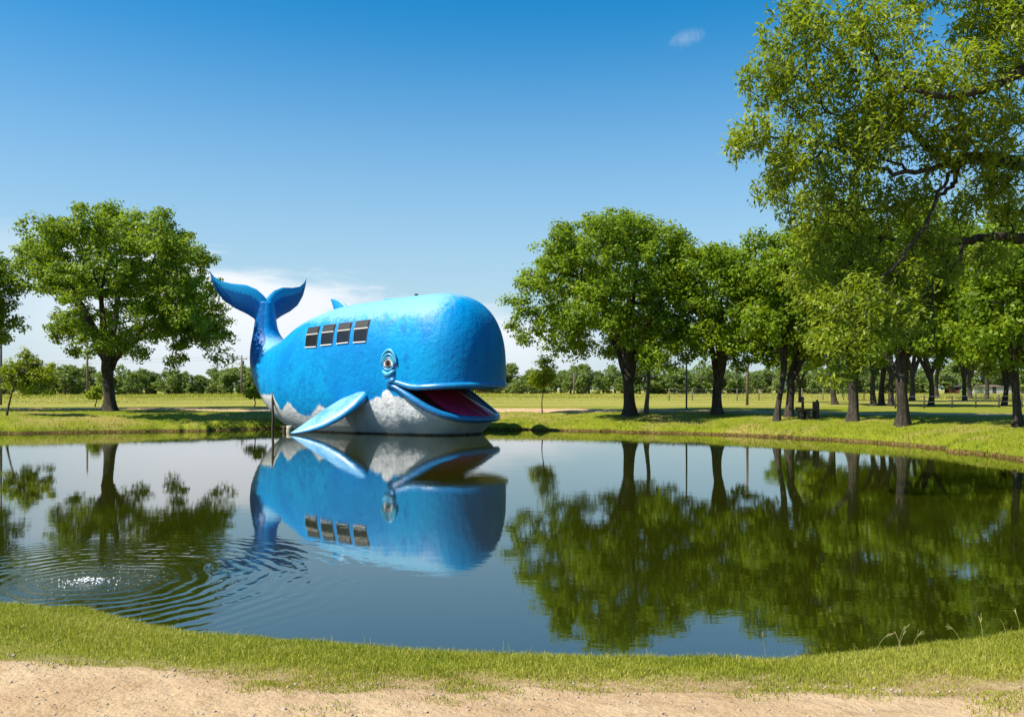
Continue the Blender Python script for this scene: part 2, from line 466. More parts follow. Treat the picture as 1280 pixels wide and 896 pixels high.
# near dirt road
m_d, q, out = mat('sandy_dirt')
pos = q.n('ShaderNodeNewGeometry').outputs['Position']
nA = q.noise(pos, 1.6, 4.0, 0.6); nB = q.noise(pos, 9.0, 5.0, 0.65); nC = q.noise(pos, 55.0, 4.0, 0.7)
c = q.mix(q.ss(nA, 0.3, 0.7), (0.41, 0.275, 0.158), (0.49, 0.355, 0.215))
c = q.mix(q.m('MULTIPLY', q.ss(nB, 0.47, 0.7), 0.6), c, (0.29, 0.185, 0.095))
c = q.mix(q.m('MULTIPLY', q.ss(nC, 0.55, 0.8), 0.55), c, (0.22, 0.135, 0.06))
vor = q.n('ShaderNodeTexVoronoi', {'Vector': pos, 'Scale': 26.0})
bh = q.m('ADD', q.m('ADD', q.m('MULTIPLY', nB, 0.9), q.m('MULTIPLY', nC, 0.5)), q.m('MULTIPLY', vor.outputs[0], -0.25))
bn = q.n('ShaderNodeBump', {'Strength': 1.0, 'Distance': 0.028, 'Height': bh})
p = q.n('ShaderNodeBsdfPrincipled', {'Base Color': c, 'Roughness': 0.95, 'Specular IOR Level': 0.1, 'Normal': bn.outputs[0]})
q.link(p.outputs[0], out.inputs[0])
xs = np.linspace(-14, 14, 901)
ts = np.concatenate([np.linspace(0, 0.35, 40), np.linspace(0.4, 8, 40)])
ye = road_edge(xs)
RX = np.repeat(xs[None, :], len(ts), 0); RY = ye[None, :] - ts[:, None]
RZ = ground_z(RX, RY) + 0.016 - 0.03 * np.exp(-ts[:, None] / 0.03) * 1.0
RZ += (0.008 * vnoise(RX, RY, 6.0, 3) + 0.005 * vnoise(RX, RY, 17.0, 6)) * sstep(ts[:, None], 0.05, 0.3)
Vr = np.stack([RX, RY, RZ], -1).reshape(-1, 3)
ii, jj = np.meshgrid(np.arange(len(ts) - 1), np.arange(len(xs) - 1), indexing='ij')
Fr = np.stack([ii * len(xs) + jj, (ii + 1) * len(xs) + jj, (ii + 1) * len(xs) + jj + 1, ii * len(xs) + jj + 1], -1).reshape(-1, 4)
road = link('dirt_road', fast_mesh('dirt_road', Vr, Fr), m_d, None, True)
tag(road, kind='structure')

# far dirt track behind the pond
tp = np.array([(-90, 52), (-45, 50), (-28, 48.6), (-14, 49.2), (-4, 49.5), (3, 48.0), (9, 46.2), (14, 42.5), (18, 39.0), (24, 37.0), (40, 37.5), (70, 42)])
tt = []
for i in range(len(tp) - 1):
    for k in np.linspace(0, 1, 40, endpoint=False):
        tt.append(tp[i] * (1 - k) + tp[i + 1] * k)
tt = np.array(tt)
ker = np.ones(25) / 25
tt = np.stack([np.convolve(np.pad(tt[:, k], 12, mode='edge'), ker, 'valid') for k in (0, 1)], -1)
tan = np.gradient(tt, axis=0); tan /= np.linalg.norm(tan, axis=1)[:, None]
nor = np.stack([-tan[:, 1], tan[:, 0]], -1)
sarc = np.arange(len(tt))
hw_ = 1.9 - 0.75 * sstep(tt[:, 0], 6, 15)
wl = np.linspace(-1, 1, 9)
jit = 0.12 * np.sin(sarc * 1.3) + 0.1 * np.sin(sarc * 0.57 + 2)
PX = tt[:, 0:1] + nor[:, 0:1] * (wl[None, :] * hw_[:, None] + jit[:, None] * np.abs(wl)[None, :])
PY = tt[:, 1:2] + nor[:, 1:2] * (wl[None, :] * hw_[:, None] + jit[:, None] * np.abs(wl)[None, :])
PZ = ground_z(PX, PY) + 0.03 - 0.07 * (np.abs(wl)[None, :] ** 6)
n0, n1_ = PX.shape
ii, jj = np.meshgrid(np.arange(n0 - 1), np.arange(n1_ - 1), indexing='ij')
Fp = np.stack([ii * n1_ + jj, (ii + 1) * n1_ + jj, (ii + 1) * n1_ + jj + 1, ii * n1_ + jj + 1], -1).reshape(-1, 4)[:, ::-1]
track = link('dirt_track', fast_mesh('dirt_track', np.stack([PX, PY, PZ], -1).reshape(-1, 3), Fp), m_d, None, True)
tag(track, kind='structure')
track_line = tt

# ------------------------------------------------------------------ the whale
AX = R(31.0)
W0 = Vector((-0.74, 37.4, 0.0))
whale = thing('whale_building', 'giant blue whale with open smiling mouth and raised tail sitting in the pond', 'whale', W0, -AX)
WM = Matrix.Translation(W0) @ Matrix.Rotation(-AX, 4, 'Z')
WMI = WM.inverted()
# stations: centre u, z, tangent (u,z), half height, half width, exponent
ST = [(-13.62, 6.35, 0.02, -1, 0.40, 0.36, 2.0), (-13.64, 5.6, 0.02, -1, 0.52, 0.48, 2.0), (-13.62, 4.8, 0.08, -1, 0.66, 0.62, 2.0), (-13.45, 4.15, 0.25, -1, 0.92, 0.84, 2.1),
      (-13.05, 3.55, 0.62, -1, 1.28, 1.15, 2.15), (-12.4, 3.05, 0.9, -0.62, 1.75, 1.48, 2.2), (-11.4, 2.68, 1, -0.28, 2.35, 1.86, 2.3), (-10.0, 2.5, 1, -0.06, 2.88, 2.18, 2.35),
      (-8.0, 2.56, 1, 0, 3.26, 2.42, 2.4), (-6.0, 2.64, 1, 0, 3.34, 2.5, 2.45), (-4.0, 2.7, 1, 0, 3.40, 2.5, 2.5), (-2.6, 2.72, 1, 0, 3.43, 2.47, 2.55)]
ST = np.array(ST, float)
ST[:, 2:4] /= np.linalg.norm(ST[:, 2:4], axis=1)[:, None]
kk = np.concatenate([[0], np.cumsum(np.linalg.norm(np.diff(ST[:, :2], axis=0), axis=1))])
def cubic_interp(x, xp, fp):
    m = np.gradient(fp, xp)
    i = np.clip(np.searchsorted(xp, x) - 1, 0, len(xp) - 2)
    h = xp[i + 1] - xp[i]; t = (x - xp[i]) / h
    return (2 * t ** 3 - 3 * t ** 2 + 1) * fp[i] + (t ** 3 - 2 * t ** 2 + t) * h * m[i] + (-2 * t ** 3 + 3 * t ** 2) * fp[i + 1] + (t ** 3 - t ** 2) * h * m[i + 1]
ns = 150
sarr = np.linspace(0, kk[-1], ns)
S = np.stack([cubic_interp(sarr, kk, ST[:, c_]) for c_ in range(7)], -1)
nose = []
NL, NE = 2.6, 2.45
for t in np.sin(np.linspace(0, 1, 46)[1:] * math.pi / 2):
    gfac = max(1e-3, (1 - t ** NE)) ** (1 / NE)
    l = S[-1].copy(); l[0] = -2.6 + NL * t; l[4] = 3.43 * max(gfac, 0.02); l[5] = 2.47 * max(gfac, 0.02); nose.append(l)
S = np.vstack([S, np.array(nose)])
S[:, 2:4] /= np.linalg.norm(S[:, 2:4], axis=1)[:, None]
NT = 144
th = np.linspace(0, 2 * math.pi, NT, endpoint=False)
def supe(c_, n_):
    return np.sign(c_) * np.abs(c_) ** (2.0 / n_)
BV = []
for s in S:
    lat = supe(np.cos(th), s[6]) * s[5]
    ver = supe(np.sin(th), s[6]) * s[4]
    nu, nz_ = -s[3], s[2]                      # in-plane normal
    BV.append(np.stack([s[0] + nu * ver, lat, s[1] + nz_ * ver], -1))
BV = np.array(BV)
nS = len(BV)
# small hand-plastered unevenness
P_ = BV.reshape(-1, 3)
def jaw_set_back(P):
    P = np.array(P, float)
    f = sstep(P[:, 0], -3.6, -3.0)
    k = (sstep(-P[:, 2], -2.0, -1.2) * 0.045 + sstep(-P[:, 2], -0.85, 0.1) * 0.10) * f
    P[:, 0] = -3.5 + (P[:, 0] + 3.5) * (1 - k)
    P[:, 1] *= (1 - 0.5 * k)
    return P
P_ = jaw_set_back(P_)
ii, jj = np.meshgrid(np.arange(nS - 1), np.arange(NT), indexing='ij')
j2 = (jj + 1) % NT
BF = np.stack([ii * NT + jj, ii * NT + j2, (ii + 1) * NT + j2, (ii + 1) * NT + jj], -1).reshape(-1, 4)
P_ = np.vstack([P_, BV[0].mean(0)[None], P_[-NT:].mean(0)[None]])
c0i, c1i = len(P_) - 2, len(P_) - 1
tri = [(c0i, (j + 1) % NT, j) for j in range(NT)] + [(c1i, (nS - 1) * NT + j, (nS - 1) * NT + (j + 1) % NT) for j in range(NT)]
body_me = fast_mesh('body', P_, BF, tri)
full_bvh = BVHTree.FromPolygons([Vector(p_) for p_ in P_], [tuple(int(a) for a in f) for f in BF] + [tuple(t) for t in tri])

# paint
def whale_paint(name, white=True):
    m, q, out = mat(name)
    obj = q.n('ShaderNodeTexCoord').outputs['Object']
    mpv = q.n('ShaderNodeMapping', {'Vector': obj, 'Scale': (1.0, 1.0, 0.55)})
    nA = q.noise(mpv.outputs[0], 0.55, 5.0, 0.62, 0.5); nB = q.noise(mpv.outputs[0], 2.2, 6.0, 0.68, 0.7); nC = q.noise(obj, 9.0, 5.0, 0.7)
    c = q.mix(q.ss(nA, 0.32, 0.68), (0.0, 0.185, 0.50), (0.0, 0.28, 0.58))
    c = q.mix(q.m('MULTIPLY', q.ss(q.m('ADD', q.m('MULTIPLY', nB, 0.7), q.m('MULTIPLY', nA, 0.3)), 0.5, 0.66), 0.8), c, (0.0, 0.11, 0.43))
    mv = q.n('ShaderNodeMapping', {'Vector': obj, 'Scale': (3.2, 3.2, 0.28)})
    nV = q.noise(mv.outputs[0], 1.6, 5.0, 0.7)
    c = q.mix(q.m('MULTIPLY', q.ss(nV, 0.56, 0.74), 0.35), c, (0.01, 0.34, 0.60))
    c = q.mix(q.m('MULTIPLY', q.ss(nV, 0.42, 0.28), 0.3), c, (0.0, 0.12, 0.36))
    highlight_wear = q.n('ShaderNodeAttribute', attribute_name='highlight_wear').outputs['Fac']
    c = q.mix(q.m('MULTIPLY', q.ss(q.m('ADD', highlight_wear, q.m('MULTIPLY', q.m('SUBTRACT', q.m('ADD', q.m('MULTIPLY', nB, 0.6), q.m('MULTIPLY', nC, 0.4)), 0.5), 1.9)), 0.25, 0.75), 0.62), c, (0.27, 0.50, 0.62))  # painted-in highlight on the sunlit back, along with worn pale patches
    c = q.mix(q.m('MULTIPLY', q.ss(q.m('ADD', q.m('MULTIPLY', nB, 0.55), q.m('MULTIPLY', nC, 0.45)), 0.57, 0.68), 0.5), c, (0.02, 0.36, 0.60))
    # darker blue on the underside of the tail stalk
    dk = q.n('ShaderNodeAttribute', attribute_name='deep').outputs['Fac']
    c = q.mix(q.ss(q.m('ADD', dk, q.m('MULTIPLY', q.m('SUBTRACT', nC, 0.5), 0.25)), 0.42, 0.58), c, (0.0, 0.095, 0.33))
    if white:
        wa = q.n('ShaderNodeAttribute', attribute_name='white').outputs['Fac']
        mz = q.n('ShaderNodeMapping', {'Vector': obj, 'Scale': (5.0, 5.0, 1.2)})
        nS_ = q.noise(mz.outputs[0], 2.2, 5.0, 0.65)
        wm = q.ss(q.m('ADD', wa, q.m('MULTIPLY', q.m('SUBTRACT', nS_, 0.5), 0.30)), -0.07, 0.09)
        wcol = q.mix(q.ss(nA, 0.3, 0.7), (0.42, 0.46, 0.49), (0.58, 0.60, 0.61))
        wcol = q.mix(q.m('MULTIPLY', q.ss(nB, 0.5, 0.8), 0.5), wcol, (0.33, 0.31, 0.28))
        wcol = q.mix(q.ss(q.m('ADD', wa, q.m('MULTIPLY', nS_, 0.2)), 0.42, 0.12), wcol, (0.7, 0.69, 0.68))
        c = q.mix(wm, c, wcol)
        ca = q.n('ShaderNodeAttribute', attribute_name='cloud').outputs['Fac']
        cm_ = q.ss(q.m('ADD', ca, q.m('MULTIPLY', q.m('SUBTRACT', nC, 0.5), 0.42)), -0.02, 0.2)
        mcl = q.noise(obj, 5.0, 5.0, 0.7, 0.4)
        ccol = q.mix(q.ss(mcl, 0.35, 0.65), (0.60, 0.60, 0.63), (0.86, 0.86, 0.86))
        c = q.mix(cm_, c, ccol)
        sz = q.n('ShaderNodeSeparateXYZ', {0: obj}).outputs[2]
        alg = q.m('SUBTRACT', 1.0, q.ss(q.m('ADD', sz, q.m('MULTIPLY', q.m('SUBTRACT', nC, 0.5), 0.16)), 0.02, 0.13))
        c = q.mix(q.m('MULTIPLY', alg, 0.92), c, (0.03, 0.032, 0.026))
    b1 = q.n('ShaderNodeBump', {'Strength': 0.75, 'Distance': 0.05, 'Height': q.noise(obj, 4.2, 4.0, 0.55)})
    b2 = q.n('ShaderNodeBump', {'Strength': 0.5, 'Distance': 0.02, 'Height': q.noise(obj, 17.0, 3.0, 0.6), 'Normal': b1.outputs[0]})
    p = q.n('ShaderNodeBsdfPrincipled', {'Base Color': c, 'Roughness': 0.45, 'Specular IOR Level': 0.16, 'Coat Weight': 0.03, 'Coat Roughness': 0.3, 'Normal': b2.outputs[0]})
    q.link(p.outputs[0], out.inputs[0])
    return m
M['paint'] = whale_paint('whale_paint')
def blue(name, a, b, rough=0.38, bump=0.02):
    m, q, out = mat(name)
    obj = q.n('ShaderNodeTexCoord').outputs['Object']
    nA = q.noise(obj, 1.7, 5.0, 0.65, 0.4); nC = q.noise(obj, 11.0, 5.0, 0.7)
    c = q.mix(q.ss(q.m('ADD', q.m('MULTIPLY', nA, 0.7), q.m('MULTIPLY', nC, 0.3)), 0.38, 0.62), a, b)
    bn = q.n('ShaderNodeBump', {'Strength': 0.5, 'Distance': bump, 'Height': q.noise(obj, 9.0, 4.0, 0.6)})
    p = q.n('ShaderNodeBsdfPrincipled', {'Base Color': c, 'Roughness': rough, 'Specular IOR Level': 0.5, 'Coat Weight': 0.2, 'Coat Roughness': 0.25, 'Normal': bn.outputs[0]})
    q.link(p.outputs[0], out.inputs[0])
    return m
M['lip'] = blue('lip_blue', (0.004, 0.16, 0.40), (0.012, 0.23, 0.50), 0.3)
M['lip_low'] = blue('lower_lip_blue', (0.002, 0.115, 0.33), (0.006, 0.17, 0.42), 0.35)
M['lid'] = blue('eyelid_blue', (0.004, 0.13, 0.38), (0.01, 0.21, 0.50), 0.3)
M['lid_light'] = blue('eyelid_pale_blue', (0.04, 0.32, 0.56), (0.10, 0.42, 0.62), 0.3)
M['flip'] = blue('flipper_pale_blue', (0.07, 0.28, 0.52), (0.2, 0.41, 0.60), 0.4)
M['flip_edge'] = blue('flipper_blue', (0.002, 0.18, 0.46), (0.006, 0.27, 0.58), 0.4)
M['mouth'] = blue('mouth_maroon', (0.05, 0.008, 0.012), (0.09, 0.012, 0.022), 0.6)
M['tongue'] = blue('tongue_wine', (0.34, 0.018, 0.075), (0.44, 0.035, 0.11), 0.4)
M['white_eye'] = simple('eye_white', (0.62, 0.58, 0.56), 0.4, 0.05)
M['iris'] = simple('iris_brown', (0.1, 0.075, 0.06), 0.25, 0.3, 30)
M['pupil'] = simple('pupil_black', (0.008, 0.008, 0.008), 0.12, 0.1)
M['frame'] = simple('window_frame_blue', (0.05, 0.33, 0.62), 0.5, 0.12, 8)
M['rubber'] = simple('window_gasket', (0.02, 0.02, 0.022), 0.6, 0.2, 9)
M['alu'] = simple('pale_aluminium', (0.72, 0.7, 0.68), 0.4, 0.1, 9, metal=0.2)
M['alu_dull'] = simple('dull_aluminium', (0.34, 0.33, 0.31), 0.5, 0.2, 9)
M['glass_dark'] = simple('dark_glass', (0.012, 0.013, 0.015), 0.22, 0.5, 3, spec=0.4)
M['glass_grey'] = simple('sky_grey_glass', (0.035, 0.036, 0.036), 0.4, 0.25, 3, spec=0.25)  # reflected sky painted in as a greyer pane colour

# mouth opening
UP = [(-3.55, 2.22), (-3.3, 2.17), (-3.0, 2.08), (-2.6, 1.98), (-2.2, 1.95), (-1.4, 1.99), (-0.6, 2.03), (0.0, 2.04), (2.0, 2.04)]
LO = [(-3.55, 2.19), (-3.3, 2.1), (-2.9, 1.88), (-2.4, 1.58), (-1.9, 1.29), (-1.4, 1.04), (-0.8, 0.83), (-0.3, 0.74), (0.0, 0.72), (2.0, 0.72)]
zup = lambda u: np.interp(u, [a for a, b in UP], [b for a, b in UP])
zlo = lambda u: np.interp(u, [a for a, b in LO], [b for a, b in LO])
us = np.concatenate([np.linspace(-3.55, 0.3, 40), [2.0]])
prof = [(u, float(zup(u))) for u in us] + [(u, float(zlo(u))) for u in us[::-1]]
npf = len(prof)
cv_ = [(u, -4.0, z) for u, z in prof] + [(u, 4.0, z) for u, z in prof]
cf = [tuple(range(npf)), tuple(range(2 * npf - 1, npf - 1, -1))] + [(i, i + npf, (i + 1) % npf + npf, (i + 1) % npf) for i in range(npf)]
cme = bpy.data.meshes.new('cut'); cme.from_pydata(cv_, [], cf); cme.update()
cut = link('cut', cme, M['mouth'])
import bmesh
def fix_normals(me):
    bm = bmesh.new(); bm.from_mesh(me); bmesh.ops.recalc_face_normals(bm, faces=bm.faces); bm.to_mesh(me); bm.free()
fix_normals(body_me); fix_normals(cme)
tmp = link('tmp_body', body_me, M['paint'])
md = tmp.modifiers.new('b', 'BOOLEAN'); md.operation = 'DIFFERENCE'; md.object = cut; md.solver = 'EXACT'; md.material_mode = 'TRANSFER'
dg = bpy.context.evaluated_depsgraph_get()
res = bpy.data.meshes.new_from_object(tmp.evaluated_get(dg))
bpy.data.objects.remove(tmp); bpy.data.objects.remove(cut)
# split the carved faces off as the mouth lining
nV = len(res.vertices)
RV = np.empty(nV * 3); res.vertices.foreach_get('co', RV); RV = RV.reshape(-1, 3)
polys = [(tuple(p_.vertices), p_.center.copy()) for p_ in res.polygons]
body_f, mouth_f = [], []
for vs, ctr in polys:
    hit = full_bvh.find_nearest(ctr)
    dist = hit[3]
    inw = ctr.x > -3.6 and zlo(ctr.x) - 0.06 < ctr.z < zup(ctr.x) + 0.06
    (mouth_f if (inw and (dist > 0.03 or len(vs) > 4 and dist > 0.012)) else body_f).append(vs)
def sub_mesh(name, faces):
    used = sorted({i for f in faces for i in f}); mp_ = {a: b for b, a in enumerate(used)}
    me_ = bpy.data.meshes.new(name); me_.from_pydata([tuple(RV[i]) for i in used], [], [tuple(mp_[i] for i in f) for f in faces]); me_.update()
    return me_
bme = sub_mesh('body', body_f); mme = sub_mesh('mouth_lining', mouth_f)
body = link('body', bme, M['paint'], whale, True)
lining = link('mouth_lining', mme, M['mouth'], whale, False)
print('whale faces', len(body_f), len(mouth_f))
bv = np.empty(len(bme.vertices) * 3); bme.vertices.foreach_get('co', bv); bv = bv.reshape(-1, 3)
u_, y_, z_ = bv[:, 0], bv[:, 1], bv[:, 2]
# where the white belly begins along the body (marks on the flank, photo column/row)
BELLY = [(341, 493), (346, 503), (352, 514), (356, 507), (361, 502), (367, 510), (374, 517), (382, 520), (389, 519), (394, 512), (399, 505), (405, 509), (415, 512), (430, 510), (445, 506), (458, 502), (466, 499), (476, 496), (490, 498), (500, 497)]
def surf(u, z, side=-1, off=0.0):
    """point on the flank at (u,z); side -1 is the one towards the camera"""
    h = full_bvh.ray_cast(Vector((u, 0, z)), Vector((0, side, 0)))
    if h[0] is None:
        h = full_bvh.find_nearest(Vector((u, side * 2, z)))
    n_ = h[1] if h[1].y * side > 0 else -h[1]
    return h[0] + n_ * off, n_
def pix(px, py, off=0.0):
    """where the camera ray through a photo pixel meets the whale, in whale coordinates"""
    o = WMI @ Vector((0, 0, CAM_Z)); d = (WMI.to_3x3() @ Vector(((px - CX) / F_PX, 1, (HY - py) / F_PX))).normalized()
    h = full_bvh.ray_cast(o, d)
    if h[0] is None:
        h = full_bvh.find_nearest(o + d * 40)
    n_ = h[1] if h[1].dot(d) < 0 else -h[1]
    return h[0] + n_ * off, n_

bp = np.array([(p_[0].x, p_[0].z) for p_ in (pix(a, b) for a, b in BELLY)])
o_ = np.argsort(bp[:, 0]); bp = bp[o_]
zb = np.interp(u_, np.concatenate([bp[:, 0], [-2.9, -1.9, 0]]), np.concatenate([bp[:, 1], [1.55, 1.0, 0.55]]))

def add_attr(me, name, vals):
    a = me.attributes.new(name, 'FLOAT', 'POINT'); a.data.foreach_set('value', np.asarray(vals, dtype=np.float32))
add_attr(bme, 'white', zb - z_)
cl_ = np.full(len(bv), -9.0)
for cpx, cpy, rad in ((484, 496, 9.5), (473, 503, 8), (469, 509, 6), (478, 513, 8.5), (496, 504, 10), (508, 503, 7), (489, 515, 8), (503, 514, 8), (514, 513, 7), (521, 520, 4.5), (509, 521, 5), (480, 522, 4), (494, 522, 4)):
    cp, _ = pix(cpx, cpy)
    cl_ = np.maximum(cl_, 1 - np.hypot(u_ - cp.x, z_ - cp.z) / (rad / 29.5))
add_attr(bme, 'cloud', np.clip(cl_, -1, 1))
topn = np.array([v_.normal.z for v_ in bme.vertices])
add_attr(bme, 'highlight_wear', np.clip(0.85 * sstep(z_, 4.4, 5.6) * sstep(-u_, 0.4, 2.2) * sstep(u_, -13.2, -12.6) + 1.0 * np.exp(-((u_ + 12.75) / 0.55) ** 2 - ((z_ - 4.15) / 0.5) ** 2), 0, 1))  # painted highlight along the top of the back, then the worn stalk spot
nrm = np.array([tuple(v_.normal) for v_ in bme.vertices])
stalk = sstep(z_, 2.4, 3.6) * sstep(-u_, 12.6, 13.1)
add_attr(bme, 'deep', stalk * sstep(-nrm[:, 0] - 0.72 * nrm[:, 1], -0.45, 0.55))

def lip_path(zf, u_end=-1.6, corner=-3.55):
    side = []
    for u in np.linspace(corner, u_end, 22):
        side.append(surf(u, float(zf(u)))[0])
    fan = []
    for a in np.linspace(-90, 90, 61)[1:-1]:
        d = Vector((math.cos(R(a)), math.sin(R(a)), 0))
        uu = 0.0
        for _ in range(4):
            h = full_bvh.ray_cast(Vector((u_end, 0, float(zf(uu)))), d)
            uu = h[0].x
        fan.append(h[0])
    far_side = [Vector((p_.x, -p_.y, p_.z)) for p_ in side[::-1]]
    return side + fan + far_side
lp_u = lip_path(zup); lp_l = lip_path(zlo)
def taper(n_, r, r0):
    a = np.linspace(0, 1, n_)
    return list(r0 + (r - r0) * sstep(np.minimum(a, 1 - a), 0, 0.10))
mb = MB(); mb.tube([p_ + Vector((0, 0, 0.07)) for p_ in lp_u], taper(len(lp_u), 0.135, 0.10), 14); mb.build('upper_lip', M['lip'], whale, True)
mb = MB(); mb.tube([p_ - Vector((0, 0, 0.10)) for p_ in lp_l], taper(len(lp_l), 0.145, 0.095), 14); mb.build('lower_lip', M['lip_low'], whale, True)
for sgn in (1, -1):          # puckered mouth corners
    p0, n0_ = surf(-3.6, 2.2)
    p1, _ = surf(-3.72, 2.12); p2, _ = surf(-3.5, 2.33); p3, _ = surf(-3.35, 2.33); p4, _ = surf(-3.72, 2.26); p5, _ = surf(-3.55, 2.04)
    pts = [p5, p1, p4, p2, p3]
    pts = [Vector((p_.x, p_.y * sgn, p_.z)) for p_ in pts]
    mb = MB(); mb.tube(pts, [0.08, 0.12, 0.135, 0.13, 0.11], 12); mb.build('mouth_corner', M['lip'], whale, True)
# tongue
mb = MB()
tv, tf = [], []
NU, NTn = 24, 17
for i in range(NU):
    t = i / (NU - 1); u = -3.1 + 2.75 * t
    wdt = 1.75 * min(1, (1 - t ** 5) ** 0.5 + 0.02) * (0.75 + 0.25 * t)
    for j in range(NTn):
        a = -1 + 2 * j / (NTn - 1)
        dome = (1 - abs(a) ** 3) * 0.30 * (1 - t ** 6) * sstep(t, 0, 0.2)
        tv.append((u, a * wdt, float(zlo(u)) + 0.03 + dome - 0.06 * math.exp(-(a / 0.1) ** 2)))
for i in range(NU - 1):
    for j in range(NTn - 1):
        tf.append((i * NTn + j, i * NTn + j + 1, (i + 1) * NTn + j + 1, (i + 1) * NTn + j))
mb.add(tv, tf); mb.build('tongue', M['tongue'], whale, True)

# windows (conforming panels set into the flank)
WINS = [((386, 411), (400, 409), (395.5, 433.4), (382.3, 434)), ((405, 408), (419.6, 406.4), (415, 430.4), (401.6, 431.6)),
        ((424.5, 405.8), (440, 404), (435.6, 428), (421.3, 429.5)), ((445.6, 403), (462.6, 401), (457.3, 427), (442.4, 428))]
def panel(corner_uv, a0, a1, b0, b1, off, thick, name, matl, parent, side=-1, n_=7):
    TL, TR, BR, BL = corner_uv
    vs, fs = [], []
    for layer in (off - thick, off):
        for i in range(n_):
            for j in range(n_):
                a = a0 + (a1 - a0) * i / (n_ - 1); b = b0 + (b1 - b0) * j / (n_ - 1)
                u = (TL[0] * (1 - a) + TR[0] * a) * (1 - b) + (BL[0] * (1 - a) + BR[0] * a) * b
                z = (TL[1] * (1 - a) + TR[1] * a) * (1 - b) + (BL[1] * (1 - a) + BR[1] * a) * b
                p_, _ = surf(u, z, side, layer)
                vs.append(p_)
    k = n_ * n_
    for i in range(n_ - 1):
        for j in range(n_ - 1):
            q0 = [i * n_ + j, i * n_ + j + 1, (i + 1) * n_ + j + 1, (i + 1) * n_ + j]
            fs.append(tuple(q0)); fs.append(tuple(k + x for x in q0[::-1]))
    bd = [(i, 0) for i in range(n_)] + [(n_ - 1, j) for j in range(1, n_)] + [(i, n_ - 1) for i in range(n_ - 2, -1, -1)] + [(0, j) for j in range(n_ - 2, 0, -1)]
    ids = [i * n_ + j for i, j in bd]
    for a in range(len(ids)):
        b = (a + 1) % len(ids)
        fs.append((ids[a], ids[b], k + ids[b], k + ids[a]))
    m_ = MB(); m_.add(vs, fs)
    o = m_.build(name, matl, parent, False)
    fix_normals(o.data)
    return o
for side in (-1, 1):
    for wpx in WINS:
        uv = []
        for a, b in wpx:
            p_, _ = pix(a, b); uv.append((p_.x, p_.z))
        gl = panel(uv, 0.0, 1.0, 0.0, 1.0, 0.012, 0.05, 'window', M['glass_dark'], whale, side)
        panel(uv, 0.03, 0.97, 0.03, 0.30, 0.045, 0.03, 'upper_pane', M['glass_grey'], gl, side)
        panel(uv, -0.02, 1.02, 0.315, 0.385, 0.045, 0.03, 'crossbar', M['alu_dull'], gl, side)
        panel(uv, -0.02, 1.02, 0.99, 1.04, 0.05, 0.035, 'sill', M['alu'], gl, side)
        panel(uv, -0.03, 0.005, -0.04, 1.0, 0.028, 0.022, 'jamb', M['rubber'], gl, side)
        panel(uv, 0.995, 1.03, -0.04, 1.0, 0.028, 0.022, 'jamb', M['rubber'], gl, side)
        panel(uv, -0.025, 1.025, -0.05, 0.0, 0.03, 0.025, 'head_rail', M['rubber'], gl, side)

